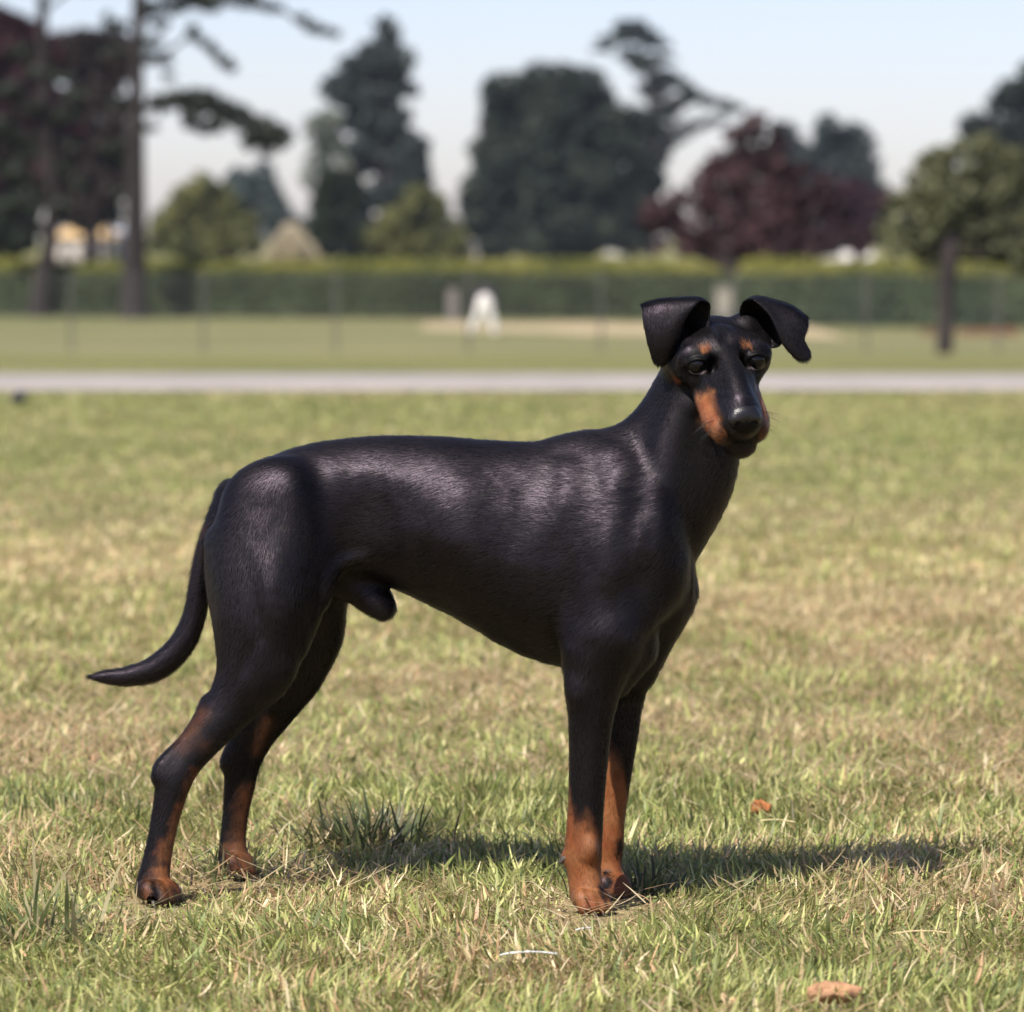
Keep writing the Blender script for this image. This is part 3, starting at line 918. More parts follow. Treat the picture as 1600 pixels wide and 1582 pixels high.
def person_mesh(name, chains, mat, parent, st=0.022, k=0.05):
    pts = np.array([p for ch in chains for p in ch])
    m = pts[:, 3].max() + 0.1
    lo = pts[:, :3].min(0) - m; hi = pts[:, :3].max(0) + m
    f_ = Field(np.arange(lo[0], hi[0], st), np.arange(lo[1], hi[1], st), np.arange(lo[2], hi[2], st), 1.0)

    for ch in chains:
        Qc = catmull(ch, 4)
        X = f_._grid((slice(None),) * 3)
        best = None
        for i in range(len(Qc) - 1):
            p, q = Qc[i], Qc[i + 1]; d = q[:3] - p[:3]; L = d @ d + 1e-9
            v = [X[j] - p[j] for j in range(3)]
            t = np.clip((v[0] * d[0] + v[1] * d[1] + v[2] * d[2]) / L, 0, 1)
            e = np.sqrt(sum((v[j] - t * d[j]) ** 2 for j in range(3))) - (p[3] + (q[3] - p[3]) * t)
            best = e if best is None else np.minimum(best, e)
        f_.merge((slice(None),) * 3, best.astype(np.float32), k)
    v, q = f_.nets()
    v = smooth_mesh(v, q, 1)
    n = vert_normals(v, q)
    if ((v - v.mean(0)) * n).sum() < 0: q = q[:, ::-1]
    v = v * PS + np.array([px_, PD, pz])
    return np_mesh(name, v, q, mat, parent, smooth=True)


person = empty('person', (px_, PD, pz))
tag(person, 'distant person in white trousers and a dark top, bending forward in mid-stride', 'person')
skin_m = simple_mat('skin', (0.42, 0.26, 0.19), 0.6, 0.1, 5)
wht_m = simple_mat('white_cloth', (0.80, 0.77, 0.72), 0.9, 0.05, 5)
drk_m = simple_mat('dark_cloth', (0.035, 0.02, 0.04), 0.9, 0.1, 5)
# body: pelvis 0.80 high, back to the camera and bending away, so that the back is foreshortened
person_mesh('body', [[(0, 0, 0.80, .13), (0, 0.2, 0.93, .12), (0, 0.42, 0.98, .13), (0, 0.50, 0.97, .06), (0.0, 0.60, 0.95, .10)],
                     [(-0.07, 0, 0.78, .09), (-0.19, -0.02, 0.45, .065), (-0.34, 0.02, 0.09, .04), (-0.37, -0.08, 0.04, .04)],
                     [(0.07, 0, 0.78, .09), (0.14, -0.02, 0.45, .065), (0.24, 0.02, 0.09, .04), (0.26, -0.10, 0.04, .04)],
                     [(-0.17, 0.42, 0.97, .05), (-0.22, 0.45, 0.72, .04), (-0.16, 0.44, 0.50, .032), (-0.15, 0.43, 0.42, .035)],
                     [(0.17, 0.42, 0.97, .05), (0.22, 0.45, 0.72, .04), (0.15, 0.44, 0.50, .032), (0.14, 0.43, 0.42, .035)]], skin_m, person, 0.02, 0.04)
person_mesh('trousers', [[(0, 0, 0.86, .155), (0, 0, 0.74, .165)], [(-0.07, 0, 0.76, .13), (-0.20, -0.02, 0.42, .085), (-0.34, 0.02, 0.10, .075)],
                         [(0.07, 0, 0.76, .13), (0.15, -0.02, 0.42, .10), (0.24, 0.02, 0.08, .085)]], wht_m, person)
person_mesh('top', [[(0, 0.03, 0.87, .16), (0, 0.22, 0.97, .155), (0, 0.42, 1.02, .16)], [(-0.17, 0.42, 0.98, .075), (-0.23, 0.45, 0.70, .06)], [(0.17, 0.42, 0.98, .075), (0.23, 0.45, 0.70, .06)]], drk_m, person)
person_mesh('hair', [[(0.0, 0.57, 1.0, .105), (0, 0.64, 0.98, .105)]], drk_m, person)

# dark stone in the grass at the left
so = at(29, 632, d_of(634))
bm = bmesh.new(); bmesh.ops.create_icosphere(bm, subdivisions=3, radius=0.024)
for v in bm.verts:
    n_ = fbm(np.array([v.co[:]]), 60, 4, 2)[0]
    v.co = Vector((so[0] + v.co.x * (0.8 + 0.5 * n_) * 1.1, so[1] + v.co.y * (0.8 + 0.5 * n_), v.co.z * (0.7 + 0.5 * n_) + 0.026))
st_ = bm_obj('stone', bm, simple_mat('dark_stone', (0.045, 0.045, 0.05), 0.8, 0.4, 60, 0.5), None, True)
tag(st_, 'small dark stone on the lawn at the left, just before the path', 'stone')

# ------------------------------------------------------------------ haze
USE_HAZE = True
if USE_HAZE:
    bm = box(-420, 420, -20, 620, ZLOW - 1.2, 60)
    m, nt, out = new_mat('air')
    pv = node(nt, 'ShaderNodeVolumePrincipled')
    pv.inputs['Color'].default_value = (0.72, 0.80, 1.0, 1)
    pv.inputs['Density'].default_value = 0.00012
    pv.inputs['Anisotropy'].default_value = 0.2
    nt.links.new(pv.outputs[0], out.inputs['Volume'])
    hz = bm_obj('haze', bm, m)
    tag(hz, kind='stuff')
# ================================================================== the dog
# modelled as an implicit surface in (a, b, c): a to the right, b down, c away, 1865 units to the metre
PXM = 1865.0


def axis_depth(a):
    return 4.12 - (np.clip(a, 0, 1100) - 400.0) / 600.0 * 0.075


def WP(P):
    P = np.asarray(P, float)
    return at_np(P[:, 0], P[:, 1], axis_depth(P[:, 0]) + P[:, 2] / PXM)


def axis_vals(lo, hi, coarse, ranges):
    v = [lo]
    while v[-1] < hi:
        st = coarse
        for (a, b, s) in ranges:
            if a <= v[-1] <= b: st = s
        v.append(v[-1] + st)
    return np.array(v)


fld = Field(axis_vals(120, 1240, 3.2, [(1030, 1225, 1.7)]),
            axis_vals(470, 1450, 3.2, [(470, 715, 1.7)]),
            axis_vals(-225, 235, 3.4, [(-215, 10, 1.9)]))

FLOW = []      # (a,b,c, radius, da,db,dc)


def flow_chain(P, w=1.0):
    Q = catmull(P, 3)
    for i in range(len(Q) - 1):
        t = Q[i + 1, :3] - Q[i, :3]
        L = np.linalg.norm(t)
        FLOW.append([*Q[i, :3], Q[i, 3] * w, *(t / L)])


def limb(P, k=12.0, flat=1.0, n=5):
    fld.chain(P, k, flat, n=n)
    flow_chain(P)


# ---- trunk: sections along a : a, top, bottom, half width
TS = np.array([
    [340, 800, 890, 20], [352, 786, 905, 44], [378, 752, 925, 74], [418, 719, 935, 92], [468, 700, 930, 100],
    [520, 690, 912, 98], [580, 684, 905, 94], [640, 683, 930, 104], [700, 685, 957, 118], [760, 690, 993, 123],
    [820, 692, 1022, 124], [870, 689, 1038, 122], [915, 684, 1042, 120], [960, 684, 1036, 112], [1000, 700, 1014, 100],
    [1040, 745, 985, 82], [1068, 810, 958, 58], [1085, 868, 925, 26]], float)


def interp_s(x, xp, fp):
    # smooth (Catmull-Rom) interpolation on a fine table
    P = catmull(np.c_[xp, fp], 8)
    return np.interp(x, P[:, 0], P[:, 1])


A_ = fld.ax[0].astype(float)
top_ = interp_s(A_, TS[:, 0], TS[:, 1]); bot_ = interp_s(A_, TS[:, 0], TS[:, 2]); hw_ = interp_s(A_, TS[:, 0], TS[:, 3])
m_ = (A_ >= 341) & (A_ <= 1084)
i0, i1 = np.where(m_)[0][[0, -1]]
X_ = A_[i0:i1 + 1][:, None, None]
Y_ = fld.ax[1].astype(float)[None, :, None]
Z_ = fld.ax[2].astype(float)[None, None, :]
tp, bt, hw = (v[i0:i1 + 1][:, None, None] for v in (top_, bot_, hw_))
cz = tp * 0.43 + bt * 0.57
hh = np.where(Y_ < cz, cz - tp, bt - cz)
wid = hw * (1 - 0.10 * np.clip((Y_ - cz) / (bt - cz), 0, 1) - 0.04 * np.clip((cz - Y_) / (cz - tp), 0, 1))
e = 2.02
rho = (np.abs(Z_ / wid) ** e + np.abs((Y_ - cz) / hh) ** e) ** (1 / e)
d_ = ((rho - 1) * np.minimum(wid, hh)).astype(np.float32)
fld.F[i0:i1 + 1] = np.minimum(fld.F[i0:i1 + 1], d_)
for x in range(350, 1080, 30):
    tpx, btx, hwx = (np.interp(x, A_, v) for v in (top_, bot_, hw_))
    for s in (-1, 1):
        for fy, dn in ((0.3, 0.15), (0.75, 0.3)):
            FLOW.append([x, tpx + (btx - tpx) * fy, s * hwx * 0.5, 70, -0.95, dn, 0.02])
    FLOW.append([x, tpx + 15, 0, 40, -1, 0.05, 0])

# ---- neck
limb([(1090, 600, -2, 60), (1083, 668, -5, 74), (1059, 735, -5, 90), (1008, 800, 0, 106), (970, 855, 0, 106)], k=30, flat=1.22)
for s in (-1, 1):     # neck muscle that ends on the point of the shoulder
    fld.chain([(1068, 620, s * 42 - 4, 20), (1046, 700, s * 56 - 4, 22), (1036, 800, s * 72, 24), (1046, 870, s * 62, 20)], k=34)
# withers and forechest
fld.ell((945, 712, 0), (80, 30, 46), k=30)
fld.chain([(1070, 640, -2, 58), (1040, 690, -2, 66), (1000, 740, 0, 70)], k=26, flat=1.3)
fld.ell((1044, 908, 0), (34, 38, 42), k=26)
fld.chain([(1056, 930, 20, 28), (1022, 990, 40, 34), (994, 1040, 60, 34)], k=44)
fld.chain([(1000, 664, -78, 3), (1002, 700, -92, 8), (1012, 745, -104, 3)], k=24, sub=True)
# ---- shoulders, near and far
for s in (-1, 1):
    fld.chain([(966, 730, s * 60, 20), (985, 775, s * 84, 34), (1006, 850, s * 90, 44), (1016, 905, s * 70, 38)], k=44, flat=1.15)     # shoulder blade
    fld.chain([(1012, 905, s * 72, 44), (972, 965, s * 96, 50), (925, 1022, s * 102, 40)], k=40, flat=1.1)        # upper arm
    fld.chain([(905, 760, s * 60, 16), (925, 830, s * 84, 34), (945, 905, s * 100, 44), (935, 985, s * 102, 40)], k=44, flat=1.4)        # muscle behind the shoulder blade
    fld.ell((903, 1040, s * 92), (20, 26, 22), k=14)    # elbow
    fld.chain([(985, 1010, s * 55, 44), (960, 1055, s * 60, 34)], k=24)
# near foreleg
near_fore = [(948, 1000, -98, 56), (931, 1052, -99, 46), (926, 1090, -100, 38.5), (922, 1140, -100, 33), (919, 1200, -100, 29.5),
             (916, 1255, -100, 27.5), (913, 1300, -100, 28), (911, 1335, -100, 28.5), (913, 1368, -101, 25.5), (917, 1396, -106, 26.5)]
limb(near_fore, k=14, flat=1.12)
fld.ell((889, 1340, -98), (11, 13, 11), k=8)            # carpal pad
fld.ell((905, 1070, -118), (20, 34, 14), k=12)
fld.chain([(897, 1215, -130, 3), (896, 1270, -128, 4), (894, 1318, -127, 3)], k=8, sub=True)
fld.ell((921, 1328, -122), (13, 20, 10), k=10)
fld.chain([(908, 1350, -128, 3), (908, 1385, -130, 3)], k=8, sub=True)
far_fore = [(990, 1000, 82, 52), (974, 1052, 82, 42), (969, 1090, 82, 36), (967, 1140, 82, 31.5), (962, 1190, 82, 28), (957, 1240, 83, 25),
            (952, 1285, 84, 24), (949, 1320, 84, 25.5), (948, 1350, 83, 23), (951, 1374, 78, 24)]
limb(far_fore, k=14, flat=1.12)
# ---- near hind leg
near_hind = [(425, 800, -62, 80), (418, 880, -78, 92), (410, 950, -106, 76), (402, 1010, -118, 62), (388, 1058, -123, 50), (362, 1102, -128, 39),
             (326, 1148, -140, 29.5), (292, 1190, -150, 25), (272, 1222, -156, 27), (262, 1262, -160, 23), (253, 1305, -164, 21), (245, 1345, -168, 22), (239, 1382, -173, 26)]
limb(near_hind, k=32, flat=1.45)
fld.chain([(330, 1098, -122, 15), (296, 1150, -140, 11), (258, 1194, -153, 14), (252, 1212, -156, 16)], k=9, flat=1.0)    # tendon and point of hock
fld.chain([(445, 940, -84, 42), (436, 1010, -108, 34), (412, 1052, -116, 34)], k=22, flat=1.2)       # stifle
fld.chain([(500, 850, -66, 34), (478, 930, -84, 30), (452, 1000, -98, 26)], k=24, flat=1.4)      # front of thigh
fld.chain([(352, 850, -56, 30), (362, 940, -80, 30), (372, 1010, -100, 26)], k=22, flat=1.2)      # back of thigh
fld.chain([(500, 930, -84, 14), (514, 900, -80, 11), (536, 878, -72, 8), (572, 868, -66, 5)], k=18)       # flank fold
# far hind leg
far_hind = [(440, 800, 62, 78), (462, 880, 76, 84), (478, 945, 92, 64), (478, 1000, 104, 54), (455, 1060, 118, 44), (426, 1108, 130, 36),
            (400, 1150, 142, 29), (380, 1190, 150, 28), (374, 1230, 154, 24), (368, 1272, 156, 20.5), (364, 1310, 156, 20.5), (364, 1342, 152, 24)]
limb(far_hind, k=16, flat=1.4)
fld.chain([(398, 1110, 130, 14), (372, 1160, 144, 14), (360, 1190, 150, 16)], k=14)
# ---- tail
limb([(366, 775, 0, 26), (345, 815, -6, 20), (326, 862, -10, 16.5), (314, 915, -12, 15.5), (303, 965, -13, 16.5), (283, 1008, -14, 18.5), (247, 1042, -15, 18.5),
      (207, 1056, -16, 14.5), (172, 1058, -17, 10), (148, 1058, -17, 4)], k=12, n=6)
# ---- underside
fld.chain([(520, 900, 0, 30), (562, 918, 0, 26), (588, 938, 0, 24), (600, 948, 0, 20)], k=16)

# soft hollows: flank, behind the shoulder, between the thigh muscles
for s in (-1, 1):
    fld.ell((570, 810, s * 128), (50, 70, 30), k=44, sub=True)
    fld.ell((878, 860, s * 152), (16, 100, 22), k=36, sub=True)
    fld.ell((1008, 742, s * 134), (14, 60, 18), k=44, sub=True)
    fld.ell((440, 790, s * 74), (26, 50, 26), k=40)          # hip bone
    fld.ell((1000, 935, s * 150), (40, 30, 16), k=34, sub=True)
fld.chain([(400, 860, -160, 3), (404, 930, -158, 8), (408, 990, -164, 4)], k=24, sub=True)
fld.chain([(392, 1010, -166, 7), (372, 1060, -166, 7), (345, 1105, -168, 6)], k=16, sub=True)


# ---- paws
def paw(c, fw, L, Wd, tilt_down=0.2, rt=11.5):
    """four toes fanned about the direction fw (a,c)"""
    c = np.array(c, float)
    f = np.array([fw[0], 0, fw[1]]) / math.hypot(*fw)
    sd = np.array([-f[2], 0, f[0]])
    toes = []
    for i, o in enumerate((-1.3, -0.45, 0.45, 1.3)):
        ln = L * (0.80 if abs(o) > 1 else 1.0)
        base = c + sd * o * Wd * 0.36 - f * L * 0.25 + np.array([0, -6, 0])
        kn = c + sd * o * Wd * 0.54 + f * ln * 0.45 + np.array([0, -9, 0])
        tip = c + sd * o * Wd * 0.60 + f * ln * 0.95 + np.array([0, 8, 0])
        fld.chain([(*base, rt * 0.9), (*kn, rt * 1.1), (*tip, rt * 0.86)], k=2.0, n=3)
        toes.append((tip, (tip - kn) / np.linalg.norm(tip - kn)))
    fld.ell(c + np.array([0, 4, 0]) - f * L * 0.2, (L * 0.36, 12, Wd * 0.55), k=6)
    return toes


TOES = []
TOES += paw((918, 1410, -114), (0.55, -0.85), 28, 26)
TOES += paw((952, 1386, 72), (0.6, -0.8), 25, 22)
TOES += paw((240, 1398, -182), (0.62, -0.78), 34, 30, rt=13)
TOES += paw((366, 1355, 146), (0.75, -0.66), 28, 25)

# ---- head
HO = np.array([1125, 553, -66.0])
TH, PH, RO = R(13), R(30), R(4)


def hb():
    x = np.array([1, 0, 0.0]); f = np.array([0, math.sin(PH), -math.cos(PH)]); u = np.array([0, -math.cos(PH), -math.sin(PH)])
    def yaw(v): return np.array([v[0] * math.cos(TH) - v[2] * math.sin(TH), v[1], v[2] * math.cos(TH) + v[0] * math.sin(TH)])
    def roll(v): return np.array([v[0] * math.cos(RO) + v[1] * math.sin(RO), v[1] * math.cos(RO) - v[0] * math.sin(RO), v[2]])
    return np.array([roll(yaw(v)) for v in (x, f, u)])


HB = hb()


def H(x, f, u):
    return HO + HB[0] * x + HB[1] * f + HB[2] * u


def hch(P, k=8.0, sub=False, flat=1.0, n=5):
    fld.chain([(*H(p[0], p[1], p[2]), p[3]) for p in P], k, flat, sub, n)


def hel(c, r, k=8.0, sub=False):
    fld.ell(H(*c), r, k, HB, sub)


hel((0, -36, -9), (78, 72, 36), k=14)                     # skull
hel((0, -66, -34), (68, 56, 46), k=20)
hch([(0, 0, -14, 49), (0, 50, -20, 44), (0, 100, -26, 38), (0, 140, -29, 34), (0, 158, -30, 30)], k=12)       # muzzle
hch([(0, 12, 20, 17), (0, 60, 13, 17), (0, 110, 5, 18), (0, 152, -5, 17)], k=12)
for s in (-1, 1):
    hel((s * 48, 2, -80), (20, 36, 24), k=12)            # angle of the jaw      # bridge of the nose
hch([(0, -60, -44, 44), (0, 0, -58, 34), (0, 60, -68, 28), (0, 112, -75, 29), (2, 143, -74, 28)], k=10)      # lower jaw
for s in (-1, 1):
    hch([(s * 30, 34, -38, 22), (s * 31, 80, -46, 21), (s * 31, 122, -53, 21), (s * 25, 150, -54, 19)], k=8)     # lips
    hch([(s * 26, 16, 22, 13), (s * 50, 4, 20, 12)], k=20)          # brow
    hch([(s * 46, 38, -20, 13), (s * 62, 8, -14, 17), (s * 72, -34, -6, 18)], k=12)            # cheek bone
    hel((s * 50, -28, -34), (30, 44, 36), k=14)               # jaw muscle
    hel((s * 56, -58, 16), (20, 24, 18), k=20)            # root of the ear
hel((0, -4, 22), (40, 32, 14), k=18)
hel((0, -2, 44), (4, 34, 9), k=12, sub=True)               # furrow of the forehead
EYES = [(-47, 31, 7), (49, 30, 7)]
for s in (-1, 1):
    hel((s * 26, 54, 8), (9, 15, 15), k=12, sub=True)              # inner corner
    ex, ef, eu = EYES[0 if s < 0 else 1]
    hel((ex + s * 2, ef - 5, eu + 1), (25, 17, 23), k=14)
    hel((ex - s * 24, ef + 18, eu - 1), (5, 10, 9), k=10, sub=True)
    hg = 0.90 if s < 0 else 0.97
    hel((ex, ef + 16, eu + 1), (16, 9, 13.5 * hg), k=4, sub=True)
    for up in (1, -1):     # lids
        hch([(ex - 17, ef + 8, eu - up, 1.8), (ex - 9, ef + 13.5, eu + up * 10 * hg, 2.2), (ex, ef + 14.5, eu + up * 13.5 * hg, 2.2), (ex + 9, ef + 13.5, eu + up * 10 * hg, 2.2), (ex + 17, ef + 8, eu - up, 1.8)], k=8, n=4)
# line of the mouth
for s in (-1, 1):
    hch([(s * 26, 150, -63, 1.6), (s * 30, 128, -65, 2.4), (s * 36, 100, -66, 2.8), (s * 46, 62, -64, 2.8), (s * 50, 36, -58, 2.6)], k=3.5, sub=True)

V, Q = fld.nets()
del fld.F
V = smooth_mesh(V, Q, 3, 0.5)


# ---- ears: folded leaves with thickness, joined into the same body mesh
def sheet(rows, thick, nu=5, nv=5):
    G = np.array(rows, float)
    G = np.stack([catmull(G[:, j], nu) for j in range(G.shape[1])], 1)
    G = np.stack([catmull(G[i], nv) for i in range(G.shape[0])], 0)
    nr, nc = G.shape[:2]
    du = np.gradient(G, axis=0); dv = np.gradient(G, axis=1)
    n = np.cross(du, dv); n /= np.linalg.norm(n, axis=2, keepdims=True) + 1e-9
    v = np.linspace(-1, 1, nc)[None, :, None]; u = np.linspace(0, 1, nr)[:, None, None]
    th = thick * (np.sqrt(np.clip(1 - np.abs(v) ** 4, 0.03, 1))) * np.sqrt(np.clip(1 - u ** 10, 0.03, 1))
    A = G + n * th * 0.5; B = G - n * th * 0.5
    P = np.vstack([A.reshape(-1, 3), B.reshape(-1, 3)])
    o = nr * nc
    f = []
    for i in range(nr - 1):
        for j in range(nc - 1):
            a = i * nc + j
            f.append((a, a + 1, a + nc + 1, a + nc)); f.append((o + a, o + a + nc, o + a + nc + 1, o + a + 1))
    for i in range(nr - 1):
        for j in (0, nc - 1):
            a = i * nc + j
            q = (a, a + nc, o + a + nc, o + a)
            f.append(q if j == 0 else q[::-1])
    for j in range(nc - 1):
        for i in (0, nr - 1):
            a = i * nc + j
            q = (a, o + a, o + a + 1, a + 1)
            f.append(q if i == 0 else q[::-1])
    # flow along the rows
    fl = np.vstack([du.reshape(-1, 3)] * 2); fl /= np.linalg.norm(fl, axis=1, keepdims=True) + 1e-9
    return P, np.array(f), fl


ce = -62.0      # depth of the ears' roots
earL = [
    [(1050, 566, 0), (1064, 552, 4), (1080, 538, 6), (1095, 526, 4), (1110, 514, -2)],
    [(1032, 522, 10), (1048, 512, 18), (1070, 504, 22), (1092, 498, 16), (1109, 494, -2)],
    [(1006, 486, 4), (1032, 480, 14), (1062, 476, 18), (1092, 472, 12), (1109, 478, -6)],
    [(1002, 478, -8), (1030, 470, -4), (1060, 467.5, 0), (1086, 466, -6), (1101, 471, -14)],
    [(1003, 484, -20), (1028, 476, -24), (1052, 473, -24), (1074, 474, -24), (1090, 474, -24)],
    [(1006, 508, -26), (1022, 508, -33), (1040, 506, -35), (1056, 503, -35), (1072, 498, -30)],
    [(1011, 533, -26), (1022, 536, -33), (1036, 537, -35), (1049, 535, -34), (1062, 528, -29)],
    [(1016, 552, -24), (1024, 556, -28), (1034, 558, -29), (1046, 554, -28), (1056, 545, -25)],
    [(1019, 563, -22), (1025, 569, -23), (1032, 571, -24), (1041, 568, -23), (1050, 559, -22)]]
earR = [
    [(1168, 512, -10), (1184, 520, 2), (1196, 531, 6), (1201, 538, 4), (1203, 545, -4)],
    [(1157, 496, -4), (1178, 490, 16), (1200, 497, 22), (1214, 517, 16), (1219, 540, 2)],
    [(1157, 482, -10), (1176, 474, 12), (1200, 477, 18), (1226, 490, 14), (1240, 510, 4)],
    [(1163, 472, -18), (1181, 465.5, -4), (1205, 470, 3), (1236, 481, 3), (1259, 499, -5)],
    [(1176, 469, -28), (1196, 472, -21), (1218, 478, -18), (1243, 487, -18), (1263, 503, -18)],
    [(1200, 490, -36), (1215, 495, -32), (1231, 500, -31), (1246, 506, -29), (1261, 516, -25)],
    [(1212, 514, -38), (1223, 518, -37), (1235, 522, -36), (1246, 526, -33), (1257, 530, -29)],
    [(1222, 537, -38), (1231, 541, -38), (1241, 544, -38), (1252, 546, -35), (1265, 547, -30)],
    [(1239, 558, -36), (1245, 562, -37), (1251, 564, -37), (1259, 562, -36), (1267, 555, -32)]]
ears = []
for E_, dc in ((earL, ce), (earR, ce + 40)):
    G_ = [[(p[0], p[1], p[2] + dc) for p in r_] for r_ in E_]
    ears.append(sheet(G_, 3.6))
NB = len(V)
flows = None
Vall = [V]; Qall = [Q]; EF = []
o_ = NB
for P_, f_, fl_ in ears:
    Vall.append(P_); Qall.append(f_ + o_); o_ += len(P_); EF.append(fl_)
V = np.vstack(Vall); Q = np.vstack(Qall)
N = vert_normals(V, Q)
ear_mask = np.arange(len(V)) >= NB
# the nets' own orientation may be inward: check on the trunk
ref = np.argmin(np.abs(V[:NB] - np.array([700, 684, 0])).sum(1))
if N[ref, 1] > 0:
    Q[:len(Qall[0])] = Q[:len(Qall[0])][:, ::-1]
    N = vert_normals(V, Q)
for k_, (s0, s1) in enumerate(((NB, NB + len(ears[0][0])), (NB + len(ears[0][0]), len(V)))):
    half = (s1 - s0) // 2
    ctr = V[s0:s1].mean(0)
    # outward = A side normal must point away from B side
    if ((V[s0:s0 + half] - V[s0 + half:s1]) * N[s0:s0 + half]).sum() < 0:
        lo = len(Qall[0]) + (0 if k_ == 0 else len(Qall[1])); hi = lo + len(Qall[1 + k_])
        Q[lo:hi] = Q[lo:hi][:, ::-1]
N = vert_normals(V, Q)
# gentle unevenness of muscle and coat over the trunk and thighs
amp = np.clip((1090 - V[:, 0]) / 60, 0, 1) * np.clip((1160 - V[:, 1]) / 80, 0, 1) * np.clip((V[:, 1] - 640) / 60, 0, 1) * np.clip((V[:, 0] - 340) / 60, 0, 1)
amp = np.where(ear_mask, 0, amp)
rel_ = (fbm(V * np.array([1.35, 0.8, 1]), 1 / 62.0, 71, 2) - 0.5) * 6 + (fbm(V, 1 / 24.0, 75, 2) - 0.5) * 1.6
# muscles: (a, b, half length, half height, height of the swelling, lean)
for (ma, mb, sa, sb, am, tl) in ((464, 745, 21, 52, 7, 0), (424, 930, 32, 58, 14, 0), (732, 812, 38, 76, 9, 0.1), (886, 800, 20, 62, 8, -0.15), (957, 872, 24, 80, 9, 0.12),
                             (572, 800, 46, 44, -9, 0), (404, 1080, 24, 28, 5, 0.6), (438, 1046, 20, 22, 5, 0), (1036, 760, 17, 80, 7, 0.1), (620, 730, 30, 40, 4, 0), (906, 1092, 12, 34, 4, 0),
                             (838, 900, 26, 70, 5, 0.2), (345, 900, 16, 60, 3, 0), (800, 960, 40, 22, 3, 0.3)):
    da_ = V[:, 0] - ma - tl * (V[:, 1] - mb); db_ = V[:, 1] - mb
    rel_ = rel_ + am * np.exp(-0.5 * ((da_ / sa) ** 2 + (db_ / sb) ** 2)) * np.clip(np.abs(V[:, 2]) / 40, 0, 1)
top_fade = np.clip((V[:, 1] - np.interp(V[:, 0], A_, top_)) / 60, 0.1, 1)
V = V + N * (rel_ * amp * top_fade)[:, None]
N = vert_normals(V, Q)

# ---- lie of the coat
for s in (-1, 1):
    for x in (0, 25, 50):
        FLOW.append([*H(s * x, 150, -25), 22, *(-HB[1] * 1.0)])
        FLOW.append([*H(s * x, 90, -15), 26, *(-HB[1] + HB[2] * 0.1)])
        FLOW.append([*H(s * x, 30, 10), 26, *(-HB[1] * 0.8 + HB[2] * 0.5)])
        FLOW.append([*H(s * x, -30, 20), 34, *(-HB[1])])
        FLOW.append([*H(s * x, -20, -40), 30, *(-HB[1] - HB[2] * 0.3)])
FL = np.array(FLOW)
fd = np.zeros_like(V)
for c0 in range(0, len(V), 20000):
    P_ = V[c0:c0 + 20000]
    dd = np.linalg.norm(P_[:, None, :] - FL[None, :, :3], axis=2) / FL[None, :, 3]
    w_ = 1.0 / (dd ** 7 + 0.02)
    fd[c0:c0 + 20000] = (w_[:, :, None] * FL[None, :, 4:7]).sum(1)
fd /= np.linalg.norm(fd, axis=1, keepdims=True) + 1e-9
o_ = NB
for k_, fl_ in enumerate(EF):
    fd[o_:o_ + len(fl_)] = fl_; o_ += len(fl_)
wh = (fbm(V, 1 / 90.0, 5, 2) - 0.5) * 0.9          # gentle sweep
fd = fd + np.cross(N, fd) * wh[:, None]
fd = fd - N * (fd * N).sum(1, keepdims=True)
fd /= np.linalg.norm(fd, axis=1, keepdims=True) + 1e-9

# ---- colours of the coat
BLACK = np.array([0.0022, 0.0019, 0.0021]); TAN = np.array([0.29, 0.125, 0.048]); DTAN = np.array([0.20, 0.058, 0.018])


